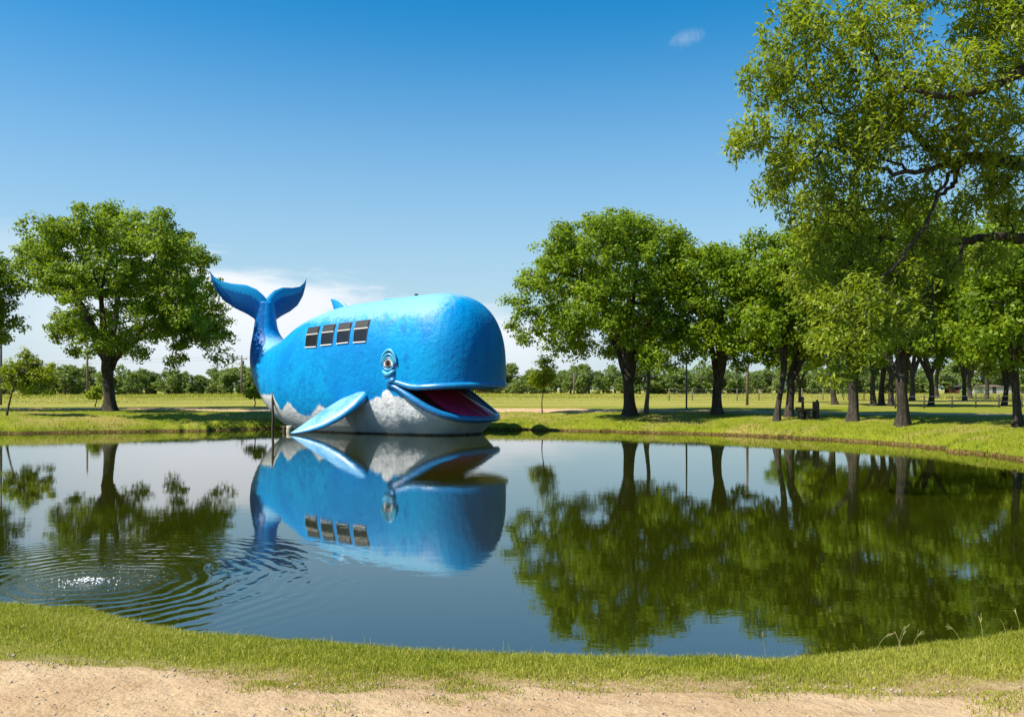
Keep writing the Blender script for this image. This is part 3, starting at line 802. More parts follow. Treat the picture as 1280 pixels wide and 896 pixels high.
# eyes
def eye(side):
    pc, _ = pix(486.5, 455)
    uc, zc = pc.x, pc.z
    def P(s, t, off=0.0):           # s to the front, t up, in metres on the flank
        return surf(uc + s, zc + t, side, off)[0]
    def arc(cx, cy, rx, ry, a0, a1, n_=18, off=0.0):
        return [P(cx + rx * math.cos(R(a)), cy + ry * math.sin(R(a)), off) for a in np.linspace(a0, a1, n_)]
    # socket mound
    vs, fs = [], []
    NR, NA = 8, 36
    for i in range(NR + 1):
        r_ = i / NR
        for j in range(NA):
            a = 2 * math.pi * j / NA
            h = 0.07 * (1 - r_ ** 2)
            vs.append(P(0.02 + 0.42 * r_ * math.cos(a), -0.03 + 0.60 * r_ * math.sin(a), h - 0.01))
    for i in range(NR):
        for j in range(NA):
            q_ = (j + 1) % NA
            fs.append((i * NA + j, i * NA + q_, (i + 1) * NA + q_, (i + 1) * NA + j))
    m_ = MB(); m_.add(vs, fs); soc = m_.build('eye', M['lid'], whale, True); fix_normals(soc.data)
    # white almond
    vs, fs = [], []
    for i in range(7):
        r_ = i / 6
        for j in range(32):
            a = 2 * math.pi * j / 32
            sx_ = 0.265 * math.cos(a); ty = (0.29 if math.sin(a) > 0 else 0.13) * math.sin(a) * (1 - 0.5 * abs(math.cos(a)))
            vs.append(P(sx_ * r_, -0.03 + ty * r_, 0.075 + 0.02 * (1 - r_ ** 2)))
    for i in range(6):
        for j in range(32):
            q_ = (j + 1) % 32
            fs.append((i * 32 + j, i * 32 + q_, (i + 1) * 32 + q_, (i + 1) * 32 + j))
    m_ = MB(); m_.add(vs, fs); eb = m_.build('eyeball', M['white_eye'], soc, True); fix_normals(eb.data)
    def disc(nm, cs, ct, rx, ry, off, matl):
        vs, fs = [P(cs, ct, off + 0.012)], []
        for j in range(24):
            a = 2 * math.pi * j / 24
            vs.append(P(cs + rx * math.cos(a), ct + ry * math.sin(a), off))
        for j in range(24):
            fs.append((0, 1 + j, 1 + (j + 1) % 24))
        m_ = MB(); m_.add(vs, fs); o = m_.build(nm, matl, soc, True); fix_normals(o.data)
    disc('iris', 0.0, 0.03, 0.145, 0.155, 0.104, M['iris'])
    disc('pupil', 0.01, 0.035, 0.085, 0.095, 0.116, M['pupil'])
    for nm, pr_, rad, ml in (('brow_ridge', (0.02, -0.1, 0.40, 0.68, 8, 172), 0.066, 'lid_light'), ('brow_ridge', (0.01, -0.1, 0.335, 0.51, 6, 174), 0.05, 'lid_light'),
                             ('eyelid', (0, -0.07, 0.275, 0.34, 4, 176), 0.04, 'lid_light'), ('eyelid', (0, -0.05, 0.275, 0.19, 188, 352), 0.04, 'lid_light')):
        pts = arc(*pr_, 22, 0.07)
        n_ = len(pts); rr_ = [rad * (0.45 + 0.55 * math.sin(math.pi * i / (n_ - 1)) ** 0.6) for i in range(n_)]
        m_ = MB(); m_.tube(pts, rr_, 12); m_.build(nm, M[ml], soc, True)
    # pouch below
    pts = [P(-0.36, -0.27, 0.0), P(-0.26, -0.34, 0.04), P(-0.13, -0.42, 0.06), P(-0.01, -0.45, 0.065), P(0.11, -0.41, 0.065), P(0.22, -0.33, 0.05), P(0.32, -0.27, 0.02)]
    m_ = MB(); m_.tube(pts, [0.04, 0.075, 0.10, 0.11, 0.105, 0.085, 0.04], 14); m_.build('eye_pouch', M['lid_light'], soc, True)
    vs, fs = [], []
    for i in range(9):
        r_ = i / 8
        for j in range(32):
            a = 2 * math.pi * j / 32
            ty = 0.17 * math.sin(a) if math.sin(a) > 0 else 0.30 * math.sin(a)
            vs.append(P(0.02 + 0.31 * r_ * math.cos(a) - 0.06 * r_ * math.sin(a), -0.50 + ty * r_, 0.13 * (1 - r_ ** 2) ** 0.7 - 0.012))
    for i in range(8):
        for j in range(32):
            q_ = (j + 1) % 32
            fs.append((i * 32 + j, i * 32 + q_, (i + 1) * 32 + q_, (i + 1) * 32 + j))
    m_ = MB(); m_.add(vs, fs); o = m_.build('eye_pouch', M['lid'], soc, True); fix_normals(o.data)
eye(-1); eye(1)

# flippers
def flipper(side):
    root, _ = pix(447, 492)
    a = Vector((root.x + 0.05, -abs(root.y) + 0.45, root.z + 0.12))
    ctrl = [a, Vector((root.x - 0.28, -abs(root.y) - 0.42, 1.22)), Vector((root.x - 1.15, -3.35, 0.55)), Vector((-7.75, -4.15, 0.06))]
    nseg, nk = 34, 20
    vs, fs = [], []
    wl_ = lambda t: np.interp(t, [0, .1, .25, .45, .65, .82, .93, 1], [0.50, 0.68, 0.76, 0.74, 0.60, 0.37, 0.17, 0.03])
    tk_ = lambda t: np.interp(t, [0, .2, .5, .8, 1], [0.27, 0.27, 0.2, 0.11, 0.02])
    for i in range(nseg):
        t = i / (nseg - 1)
        b = [(1 - t) ** 3, 3 * t * (1 - t) ** 2, 3 * t * t * (1 - t), t ** 3]
        c_ = sum((ctrl[k] * b[k] for k in range(4)), Vector())
        db = [-3 * (1 - t) ** 2, 3 * (1 - t) ** 2 - 6 * t * (1 - t), 6 * t * (1 - t) - 3 * t * t, 3 * t * t]
        tn = sum((ctrl[k] * db[k] for k in range(4)), Vector()).normalized()
        up = Vector((-0.30, -0.84, 0.45)); up = (up - tn * up.dot(tn)).normalized()
        wd_ = up.cross(tn).normalized()
        if wd_.x < 0: wd_ = -wd_
        for k in range(nk):
            an = 2 * math.pi * k / nk
            ca, sa = math.cos(an), math.sin(an)
            pnt = c_ + wd_ * (supe(ca, 2.0) * float(wl_(t))) + up * (supe(sa, 2.0) * float(tk_(t)) * (0.75 + 0.35 * ca))
            vs.append(Vector((pnt.x, pnt.y * -side, pnt.z)))
    for i in range(nseg - 1):
        for k in range(nk):
            q_ = (k + 1) % nk
            fs.append((i * nk + k, i * nk + q_, (i + 1) * nk + q_, (i + 1) * nk + k))
    fs.append(tuple(range(nk))); fs.append(tuple(range((nseg - 1) * nk, nseg * nk)))
    m_ = MB(); m_.add(vs, fs)
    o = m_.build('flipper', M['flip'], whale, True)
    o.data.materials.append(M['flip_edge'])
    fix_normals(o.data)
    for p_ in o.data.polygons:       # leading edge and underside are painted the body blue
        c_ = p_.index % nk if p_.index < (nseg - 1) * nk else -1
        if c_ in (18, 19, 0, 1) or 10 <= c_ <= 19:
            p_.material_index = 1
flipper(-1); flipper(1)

# tail flukes
FB = R(35.0)
FS = 2.52 / 3.02
tip_top = np.array([(0, 6.54), (0.25, 6.76), (0.55, 6.97), (1.13, 7.17), (1.9, 7.22), (2.45, 7.33), (2.8, 7.55), (3.02, 7.82)])
tip_low = np.array([(0, 4.7), (0.3, 5.0), (0.5, 5.22), (0.7, 5.5), (1.05, 5.70), (1.7, 5.98), (2.3, 6.35), (2.72, 6.86), (2.93, 7.35), (3.02, 7.78)])
def fluke_half(sg):
    vs, fs = [], []
    n1__, n2__ = 40, 22
    lay = []
    for face in (1, -1):
        for i in range(n1__):
            s = 3.02 * (i / (n1__ - 1)) ** 0.92
            zt = np.interp(s, tip_top[:, 0], tip_top[:, 1]); zl = np.interp(s, tip_low[:, 0], tip_low[:, 1])
            back = 0.95 * (s / 3.02) ** 1.5
            th_ = np.interp(s, [0, 0.6, 1.5, 3.02], [0.26, 0.17, 0.12, 0.02])
            for j in range(n2__):
                cpar = j / (n2__ - 1)
                z = zl + (zt - zl) * cpar
                tk = th_ * math.sin(math.pi * min(max(cpar, 0), 1)) ** 0.55
                # tail frame: L spans, N faces the camera and forward
                Lx, Ly = -math.cos(FB) * sg, -math.sin(FB) * sg
                Bx, By = -math.sin(FB), math.cos(FB)
                wx_, wy_ = Lx * s * FS + Bx * (back - face * tk), Ly * s * FS + By * (back - face * tk)
                vs.append((wx_, wy_, z))
    k = n1__ * n2__
    for i in range(n1__ - 1):
        for j in range(n2__ - 1):
            a = i * n2__ + j
            f_ = (a, a + 1, a + n2__ + 1, a + n2__)
            fs.append(f_); fs.append(tuple(k + x for x in f_[::-1]))
    wroot = WM @ Vector((-13.62, 0, 0))
    loc = [WMI @ Vector((wroot.x + x, wroot.y + y, z)) for x, y, z in vs]
    m_ = MB(); m_.add(loc, fs)
    o = m_.build('tail_fluke', M['fluke'], whale, True)
    fix_normals(o.data)
    zs = np.array([(v_[2] - np.interp(math.hypot(v_[0], v_[1]) * 1.12, tip_low[:, 0], tip_low[:, 1])) / max(0.05, np.interp(math.hypot(v_[0], v_[1]) * 1.12, tip_top[:, 0], tip_top[:, 1]) - np.interp(math.hypot(v_[0], v_[1]) * 1.12, tip_low[:, 0], tip_low[:, 1])) for v_ in vs])
    add_attr(o.data, 'band', np.clip(zs, 0, 1))
m_f, q, out = mat('fluke_paint')
obj = q.n('ShaderNodeTexCoord').outputs['Object']
bd_ = q.n('ShaderNodeAttribute', attribute_name='band').outputs['Fac']
mpv = q.n('ShaderNodeMapping', {'Vector': obj, 'Scale': (6.0, 6.0, 1.3)})
ns_ = q.noise(mpv.outputs[0], 2.5, 5.0, 0.7); nA = q.noise(obj, 2.0, 4.0, 0.6)
f = q.ss(q.m('ADD', bd_, q.m('MULTIPLY', q.m('SUBTRACT', ns_, 0.5), 0.34)), 0.64, 0.72)
c = q.mix(f, q.mix(nA, (0.001, 0.095, 0.30), (0.002, 0.12, 0.36)), q.mix(nA, (0.004, 0.24, 0.52), (0.012, 0.30, 0.58)))
bn = q.n('ShaderNodeBump', {'Strength': 0.4, 'Distance': 0.02, 'Height': q.noise(obj, 8.0, 4.0)})
p = q.n('ShaderNodeBsdfPrincipled', {'Base Color': c, 'Roughness': 0.45, 'Specular IOR Level': 0.2, 'Normal': bn.outputs[0]})
q.link(p.outputs[0], out.inputs[0])
M['fluke'] = m_f
fluke_half(1); fluke_half(-1)

# dorsal fin, roof hatch, vent
def top_at(u):
    h = full_bvh.ray_cast(Vector((u, 0, 9)), Vector((0, 0, -1))); return h[0].z
vs, fs = [], []
N1 = 14
for i in range(N1):
    t = i / (N1 - 1)
    lo_u, hi_u = -8.98 - 0.30 * t, -7.9 - 0.95 * t ** 1.4
    if t > 0.98: hi_u = lo_u + 0.08
    for k in range(12):
        an = 2 * math.pi * k / 12
        uu = (lo_u + hi_u) / 2 + (hi_u - lo_u) / 2 * math.cos(an)
        vs.append((uu, 0.11 * (1 - 0.75 * t) * math.sin(an), top_at(-8.5) - 0.18 + 0.72 * t))
for i in range(N1 - 1):
    for k in range(12):
        q_ = (k + 1) % 12
        fs.append((i * 12 + k, i * 12 + q_, (i + 1) * 12 + q_, (i + 1) * 12 + k))
fs.append(tuple(range((N1 - 1) * 12, N1 * 12)))
mb = MB(); mb.add(vs, fs); o = mb.build('dorsal_fin', M['flip_edge'], whale, True); fix_normals(o.data)
mb = MB(); mb.box((-5.35, 0.1, top_at(-5.35) + 0.01), (0.95, 0.7, 0.10), None, 0.03); mb.build('roof_hatch', M['frame'], whale)
mb = MB(); mb.tube([(-4.15, 0, top_at(-4.15) - 0.05), (-4.15, 0, top_at(-4.15) + 0.07)], 0.05, 10); mb.tube([(-4.15, 0, top_at(-4.15) + 0.07), (-4.15, 0, top_at(-4.15) + 0.13)], 0.085, 10); mb.build('roof_vent', M['rubber'], whale)

# posts in the water by the stern
def post(name, px, Y, z0, z1, r, matl, label, cat):
    x = (px - CX) / F_PX * Y
    mb = MB()
    zz = np.linspace(z0, z1, 7)
    mb.tube([(0.012 * math.sin(k * 2.1 + px), 0.01 * math.cos(k * 1.7), z - z0) for k, z in enumerate(zz)], [r * (1.08 - 0.03 * k) for k in range(7)], 9)
    o = mb.build(name, matl, None, True); o.location = (x, Y, z0)
    tag(o, label, cat)
post('wooden_post', 341, 41.6, -0.6, 1.9, 0.06, M['wood_dark'], 'tall thin dark wooden post in the water under the whale tail', 'post')
post('wooden_stump', 355.5, 41.0, -0.5, 0.26, 0.10, M['wood_dark'], 'short dark stump in the water beside the whale stern', 'stump')
post('wooden_stump', 361.5, 40.6, -0.5, 0.28, 0.14, M['stump'], 'short pale stump in the water touching the flipper tip', 'stump')

# ------------------------------------------------------------------ trees
def leaf_quads(C, N, L, Wd, rng, fold=0.0):
    """rhombus leaves centred at C, facing N"""
    n = len(C)
    N = N / np.maximum(np.linalg.norm(N, axis=1)[:, None], 1e-6)
    a = rng.normal(size=(n, 3)); a -= N * (a * N).sum(1)[:, None]; a /= np.maximum(np.linalg.norm(a, axis=1)[:, None], 1e-6)
    b = np.cross(N, a)
    L = np.asarray(L).reshape(-1, 1); Wd = np.asarray(Wd).reshape(-1, 1)
    V = np.stack([C - a * L / 2, C + b * Wd / 2 - a * L * 0.06 - N * fold * Wd, C + a * L / 2, C - b * Wd / 2 - a * L * 0.06 + N * fold * Wd], 1).reshape(-1, 3)
    F = np.arange(4 * n).reshape(-1, 4)
    return V, F

def clump_leaves(centers, radii, per, L, rng, outdir=None, flat=0.65, updrift=0.5):
    n = len(centers)
    cnt = np.maximum(4, (per * np.ones(n)).astype(int))
    idx = np.repeat(np.arange(n), cnt)
    d = rng.normal(size=(len(idx), 3)); d /= np.linalg.norm(d, axis=1)[:, None]
    rad = rng.random(len(idx)) ** 0.45
    off = d * rad[:, None] * radii[idx][:, None] * np.array([1, 1, flat])
    P = centers[idx] + off
    N = d * 0.7 + np.array([0, 0, updrift]) + rng.normal(size=(len(idx), 3)) * 0.55
    if outdir is not None:
        N = N + outdir[idx] * 0.5
    ls = L * rng.uniform(0.7, 1.3, len(idx))
    return leaf_quads(P, N, ls, ls * rng.uniform(0.5, 0.7, len(idx)), rng)

class Skel:
    def __init__(self):
        self.P, self.par, self.r = [], [], []
    def add(self, p, par, r=0.0):
        self.P.append(np.asarray(p, float)); self.par.append(par); self.r.append(r)
        return len(self.P) - 1

def grow(sk, targets, step=0.5, rng=None, start=0, sag=0.06, first=None):
    """connects every target to the nearest point of the branch system"""
    cap = len(sk.P) + len(targets) * 24
    A = np.zeros((cap, 3)); n = len(sk.P); A[:n] = np.array(sk.P)
    cost = np.zeros(cap)
    for i in range(n):
        pr = sk.par[i]
        cost[i] = 0 if pr < 0 else cost[pr] + np.linalg.norm(sk.P[i] - sk.P[pr])
    live = np.zeros(cap, bool); live[start:n] = True
    base = np.array(sk.P[start:n])
    dd = np.array([np.min(np.linalg.norm(base - t, axis=1)) for t in targets])
    tips = []
    for ti in np.argsort(dd):
        t = targets[ti]
        d = np.linalg.norm(A[:n] - t, axis=1) + 0.18 * cost[:n]
        d[~live[:n]] = 1e9
        i = int(np.argmin(d)); p0 = A[i]
        L = np.linalg.norm(t - p0)
        k = max(1, min(20, int(math.ceil(L / step))))
        mid = (p0 + t) / 2 + rng.normal(size=3) * 0.09 * L + np.array([0, 0, sag * L])
        prev = i
        for s in range(1, k + 1):
            f = s / k
            q_ = (1 - f) ** 2 * p0 + 2 * f * (1 - f) * mid + f * f * t
            j = sk.add(q_, prev); A[n] = q_; cost[n] = cost[prev] + np.linalg.norm(A[n] - A[prev]); live[n] = True; n += 1; prev = j
        tips.append(prev)
    return tips

def pipe(sk, tips, r0=0.011, ex=2.35):
    acc = np.zeros(len(sk.P)); acc[tips] = r0 ** ex
    for i in range(len(sk.P) - 1, -1, -1):
        if sk.par[i] >= 0: acc[sk.par[i]] += acc[i]
    rad = np.maximum(acc ** (1 / ex), 0.006)
    return np.maximum(rad, np.array(sk.r))

def skel_mesh(sk, rad, k=6, skip=0):
    P = np.array(sk.P); par = np.array(sk.par)
    ch = np.where(par >= 0)[0]; ch = ch[ch >= skip]
    pa = par[ch]
    A, B = P[pa], P[ch]
    gp = par[pa]; T0 = np.where((gp >= 0)[:, None], A - P[np.maximum(gp, 0)], B - A)
    T1 = B - A
    def frame(T):
        T = T / np.maximum(np.linalg.norm(T, axis=1)[:, None], 1e-9)
        ref = np.tile(np.array([0.31, 0.95, 0.05]), (len(T), 1))
        a = ref - T * (ref * T).sum(1)[:, None]; a /= np.maximum(np.linalg.norm(a, axis=1)[:, None], 1e-9)
        return a, np.cross(T, a)
    rB = rad[ch]; rA = np.minimum(rad[pa], rB * 1.35)
    a0, b0 = frame(T0 * 0.5 / np.maximum(np.linalg.norm(T0, axis=1)[:, None], 1e-9) + T1 * 0.5 / np.maximum(np.linalg.norm(T1, axis=1)[:, None], 1e-9)); a1, b1 = frame(T1)
    an = 2 * np.pi * np.arange(k) / k
    R0 = A[:, None] + (a0[:, None] * np.cos(an)[None, :, None] + b0[:, None] * np.sin(an)[None, :, None]) * rA[:, None, None]
    R1 = B[:, None] + (a1[:, None] * np.cos(an)[None, :, None] + b1[:, None] * np.sin(an)[None, :, None]) * rB[:, None, None]
    V = np.concatenate([R0, R1], 1).reshape(-1, 3)
    m_ = len(ch); bs = (np.arange(m_) * 2 * k)[:, None]
    j = np.arange(k); j2_ = (j + 1) % k
    F = np.stack([bs + j, bs + j2_, bs + k + j2_, bs + k + j], -1).reshape(-1, 4)
    return V, F

def bez(p0, p1, p2, n):
    t = np.linspace(0, 1, n)[1:, None]
    return (1 - t) ** 2 * p0 + 2 * t * (1 - t) * p1 + t * t * p2

def big_tree(name, label, px, py, blobs, trunk_px, fork_py, seed, group=None, leafmat='leaf', lean=0.0, limbs=5, leaf=0.17, dens=19.0, per=52, base=None, cr=0.5, barkm='bark', depth=1.0, young=False):
    rng = np.random.default_rng(seed)
    b = base if base is not None else base_at(px, py)
    Y = b[1]; sc = Y / F_PX
    root = thing(name, label, 'tree', tuple(b), 0, group)
    bc, br = [], []
    X0, X1 = min(q_[0] - q_[2] for q_ in blobs), max(q_[0] + q_[2] for q_ in blobs)
    xm, hwid = (X0 + X1) / 2, (X1 - X0) / 2
    blobs2 = list(blobs)
    for (bx, by, r_) in blobs:
        prof = max(0.15, 1 - ((bx - xm) / hwid) ** 2) ** 0.5
        for k in range(2):
            dz = rng.uniform(0.15, 0.75) * hwid * sc * prof * depth * (1 if k == 0 else -1)
            if k == 1 and r_ < 22: continue
            yy = Y + dz
            c_ = np.array([(bx - CX) / F_PX * (0.3 * Y + 0.7 * yy), yy, CAM_Z + (HY - by) / F_PX * (0.3 * Y + 0.7 * yy)]) - b
            if k == 1:           # the far half is free to vary a little
                c_ = c_ * np.array([0.92, 1, 0.97])
            bc.append(c_); br.append(r_ * (0.4 * sc + 0.6 * yy / F_PX))
    bc = np.array(bc); br = np.array(br)
    zc = np.average(bc[:, 2], weights=br ** 2)
    # clump centres on the shells of the lobes
    cen, od = [], []
    for c_, r_ in zip(bc, br):
        n_ = max(3, int(dens * r_ * r_ / (cr * cr) * 0.26))
        d = rng.normal(size=(n_ * 2, 3)); d /= np.linalg.norm(d, axis=1)[:, None]
        d = d[(d[:, 2] > -0.75)][:n_]
        cen.append(c_ + d * (r_ * rng.uniform(0.45, 1.0, len(d)))[:, None]); od.append(d)
    cen = np.vstack(cen); od = np.vstack(od)
    # drop clumps buried deep inside several lobes
    ins = np.zeros(len(cen))
    for c_, r_ in zip(bc, br):
        ins += (np.linalg.norm(cen - c_, axis=1) < r_ * 0.72)
    keep = ins <= 2 + rng.integers(0, 2, len(cen))
    cen, od = cen[keep], od[keep]
    fz = (py - fork_py) * sc; rh = np.hypot(cen[:, 0] - lean, cen[:, 1])
    keep = ~((rh < 0.26 * hwid * sc * depth) & (cen[:, 2] < fz + 0.16 * hwid * sc + rng.random(len(cen)) * 0.8))
    if not young:
        rr_ = rng.random(len(cen))
        keep = keep & ~((rh < 0.46 * hwid * sc * depth) & (cen[:, 2] < fz + 0.42 * hwid * sc) & (cen[:, 1] < 0.8) & (rr_ < 0.72))
        cen, od = cen[keep], od[keep]
    rad = cr * rng.uniform(0.65, 1.2, len(cen))
    LV, LF = clump_leaves(cen, rad, per, leaf, rng, od)
    crown = link('crown', fast_mesh('crown', LV, LF), M[leafmat], root)
    # trunk and limbs
    r0 = 0.74 * trunk_px * sc / 2
    fork = np.array([lean, 0, (py - fork_py) * sc])
    sk = Skel()
    nT = 9
    for i in range(nT):
        t = i / (nT - 1)
        p_ = fork * t + np.array([0.10 * math.sin(t * 3 + seed), 0.06 * math.cos(t * 2.3 + seed), 0]) * t
        rr_ = r0 * (0.82 + 0.75 * math.exp(-t * fork[2] / 0.28) - 0.06 * t)
        p_ = p_ + np.array([0, 0, -0.12 if i == 0 else 0])
        sk.add(p_, i - 1, rr_)
    fk = nT - 1
    start = fk
    # limbs head for lobes spread round the crown
    order = np.argsort(-br)
    angs = []
    chosen = []
    for i in order:
        v = bc[i] - fork
        a = math.atan2(v[1], v[0])
        if v[2] < 0.4: continue
        if all(abs((a - q_ + math.pi) % (2 * math.pi) - math.pi) > 2 * math.pi / limbs * 0.62 for q_ in angs):
            angs.append(a); chosen.append(i)
        if len(chosen) >= limbs: break
    for ci, i in enumerate(chosen):
        tgt = bc[i] * np.array([1, 1, 1]) ; v = tgt - fork
        c1 = fork + np.array([v[0] * 0.32, v[1] * 0.32, max(0.9, v[2] * 0.62)])
        fkp = fork - np.array([0, 0, 0.16 * ci * (r0 * 2)])
        pts = bez(fk_p := sk.P[max(fk - ci % 3, 0)], c1, tgt, 12)
        prev = max(fk - ci % 3, 0)
        for k, p_ in enumerate(pts):
            t = (k + 1) / len(pts)
            p_ = p_ + rng.normal(size=3) * 0.035 * (np.linalg.norm(v)) * 0.25
            prev = sk.add(p_, prev, r0 * (0.68 * (1 - t) ** 0.75 + 0.08) * (1.0 if ci < 3 else 0.8))
    tips = grow(sk, cen, 0.7, rng, start)
    rad_ = pipe(sk, tips, 0.010)
    rad_ = np.minimum(rad_, np.where(np.arange(len(rad_)) < nT, 9, r0 * 0.7))
    # smooth trunk tube apart from limbs
    ringsP = [sk.P[i] for i in range(nT)]
    mb_ = MB()
    kk_ = 18
    vs, fs = [], []
    ph = rng.uniform(0, 6, 4)
    zz = np.linspace(0, 1, 22)
    for t in zz:
        f_ = t * (nT - 1); i = min(int(f_), nT - 2); p_ = ringsP[i] * (1 - (f_ - i)) + ringsP[i + 1] * (f_ - i)
        hgt = t * fork[2]
        rr_ = r0 * (0.84 + 0.62 * math.exp(-hgt / 0.25) - 0.05 * t)
        for k in range(kk_):
            a = 2 * math.pi * k / kk_
            lob = 1 + (0.16 * math.exp(-hgt / 0.4) + 0.045) * math.sin(3 * a + ph[0]) + (0.14 * math.exp(-hgt / 0.3) + 0.03) * math.sin(5 * a + ph[1] + hgt * 0.6)
            vs.append((p_[0] + rr_ * lob * math.cos(a), p_[1] + rr_ * lob * math.sin(a), p_[2]))
    for i in range(len(zz) - 1):
        for k in range(kk_):
            q_ = (k + 1) % kk_
            fs.append((i * kk_ + k, i * kk_ + q_, (i + 1) * kk_ + q_, (i + 1) * kk_ + k))
    fs.append(tuple(range((len(zz) - 1) * kk_, len(zz) * kk_)))
    mb_.add(vs, fs); mb_.build('trunk', M[barkm], root, True)
    SV, SF = skel_mesh(sk, rad_, 7, nT)
    link('branches', fast_mesh('branches', SV, SF), M[barkm], root, True)
    return root

T_GROUP = 'shade trees around the pond'
T1 = [(120, 285, 36), (165, 288, 34), (75, 300, 34), (40, 320, 30), (210, 300, 30), (238, 322, 28), (195, 340, 42), (140, 345, 46), (90, 352, 38), (48, 348, 24), (245, 365, 32),
      (228, 400, 38), (185, 400, 42), (110, 405, 30), (80, 408, 24), (262, 418, 26), (150, 430, 26), (215, 440, 18), (276, 446, 15), (207, 456, 11), (100, 432, 18), (250, 395, 30), (120, 262, 20), (190, 270, 20), (62, 415, 14)]
big_tree('shade_tree', 'large spreading shade tree alone on the left bank, left of the whale tail', 137, 513, T1, 21, 458, 21, None, 'leaf_dark', 0.0, 6, depth=1.4)
T2 = [(690, 320, 28), (665, 355, 24), (653, 382, 18), (640, 374, 10), (705, 298, 26), (720, 345, 42), (690, 400, 32), (660, 420, 16), (645, 402, 13), (742, 298, 34), (790, 297, 36), (765, 282, 22),
      (828, 300, 32), (850, 318, 28), (790, 350, 50), (840, 362, 38), (742, 390, 45), (690, 432, 15), (720, 428, 26), (800, 410, 42), (760, 438, 22), (832, 420, 32), (812, 448, 22)]
big_tree('shade_tree', 'tall round shade tree just right of the whale head with forking trunk', 787, 519, T2, 22, 462, 22, None, 'leaf', 0.0, 6, depth=1.3)
T3 = [(870, 332, 32), (900, 325, 28), (930, 335, 28), (860, 370, 32), (905, 375, 42), (945, 370, 32), (850, 410, 26), (890, 425, 36), (930, 420, 36), (960, 410, 28), (865, 448, 18), (925, 452, 16), (948, 448, 12), (838, 438, 16)]
big_tree('shade_tree', 'shade tree with low wide fork, second to the right of the whale head', 897, 518, T3, 18, 470, 23, None, 'leaf', 0.0, 6, depth=1.3)
T4a = [(960, 332, 28), (950, 302, 20), (985, 312, 32), (970, 360, 32), (945, 400, 28), (980, 410, 32), (940, 438, 15), (965, 448, 16), (995, 370, 28)]
big_tree('shade_tree', 'slim leaning tree nearest the wooden bench, front one of a close pair', 971, 526, T4a, 11, 462, 24, None, 'leaf', 0.25, 4)
T4b = [(1010, 322, 36), (1035, 350, 36), (1010, 390, 36), (1030, 428, 26), (990, 438, 20), (1000, 300, 26), (1045, 400, 26)]
big_tree('shade_tree', 'thicker upright tree behind the slim leaning one, left of the bench', 987, 521, T4b, 15, 472, 25, None, 'leaf', 0.0, 4)
T5 = [(1040, 302, 36), (1080, 310, 40), (1060, 360, 40), (1095, 370, 36), (1050, 420, 30), (1085, 430, 30), (1022, 440, 16), (1110, 440, 16), (1060, 265, 30), (1110, 330, 32)]
big_tree('shade_tree', 'stout three-limbed tree on the bank right of the wooden bench', 1066, 526, T5, 19, 478, 26, None, 'leaf', 0.0, 5)
T6 = [(1130, 312, 45), (1170, 322, 42), (1110, 360, 36), (1150, 370, 46), (1190, 360, 36), (1120, 418, 30), (1165, 420, 34), (1200, 410, 26), (1100, 438, 18), (1185, 446, 18), (1150, 275, 34), (1200, 295, 34)]
big_tree('shade_tree', 'dark tree with thick Y-shaped fork standing closest to the water on the right', 1128, 532, T6, 21, 474, 27, None, 'leaf_dark', 0.0, 5)
T7 = [(1250, 332, 42), (1290, 322, 42), (1230, 372, 34), (1270, 380, 42), (1310, 370, 42), (1222, 418, 24), (1250, 430, 30), (1290, 440, 30), (1217, 446, 13), (1240, 460, 10), (1262, 290, 36), (1320, 312, 36), (1310, 430, 34)]
big_tree('shade_tree', 'tree at the right edge of the lawn, rightmost trunk in view', 1271, 533, T7, 15, 455, 28, None, 'leaf_dark', 0.0, 5)
T0 = [(-20, 342, 36), (8, 352, 22), (0, 386, 22), (-40, 380, 38), (16, 408, 15), (-10, 418, 22), (-70, 350, 42), (-90, 392, 38), (-50, 420, 28), (-110, 428, 28), (-60, 320, 30)]
big_tree('shade_tree', 'dark tree cut off by the left edge, only its branch ends showing', -62, 512.5, T0, 18, 462, 29, None, 'leaf_dark', 0.0, 5)

# slender trunk behind the second tree
sl = [(812, 440, 16), (800, 425, 14), (825, 452, 12), (838, 458, 9), (806, 452, 9), (792, 410, 14), (815, 412, 16)]
big_tree('slender_tree', 'slender tree with brownish trunk just behind the big tree by the whale head', 808, 516.5, sl, 8, 470, 31, None, 'leaf', 0.05, 3, 0.16, 15, 40, None, 0.42, 'bark_light')

# saplings
def sapling(name, label, px, py, blobs, trunk_px, fork_py, seed, leafmat, lean, base=None, leaf=0.12, cr=0.3):
    return big_tree(name, label, px, py, blobs, trunk_px, fork_py, seed, None, leafmat, lean, 3, leaf, 24, 34, base, cr, 'bark', 0.7, True)
sapling('sapling', 'leaning young tree with layered airy crown at the left edge of the far bank', 8, 519, [(30, 452, 14), (18, 462, 14), (42, 462, 16), (28, 472, 16), (50, 475, 13), (12, 478, 12), (36, 485, 12), (58, 462, 7), (60, 490, 6), (30, 442, 8), (64, 457, 4), (2, 466, 10)], 3.2, 470, 41, 'leaf_pale', 0.55)
sapling('sapling', 'thin young tree with bright narrow crown between the whale head and the first big tree', 678, 517, [(676, 456, 9), (684, 450, 9), (670, 468, 10), (682, 468, 11), (688, 462, 8), (666, 478, 8), (680, 480, 10), (690, 474, 6)], 1.8, 486, 42, 'leaf_pale', 0.0)
sapling('round_bush_tree', 'small clipped lime-green ball tree just left of the big left trunk', 119, 508.5, [(119, 491, 6.5), (115, 494, 5), (124, 494, 5), (119, 487, 5)], 1.6, 500, 43, 'leaf_pale', 0.0, None, 0.15, 0.25)
sapling('round_bush_tree', 'small lime-green ball tree just left of the whale stern', 318, 509.5, [(318, 490, 7), (312, 493, 6), (325, 494, 6), (320, 485, 5), (327, 488, 5)], 1.6, 500, 44, 'leaf_pale', 0.0, None, 0.15, 0.25)

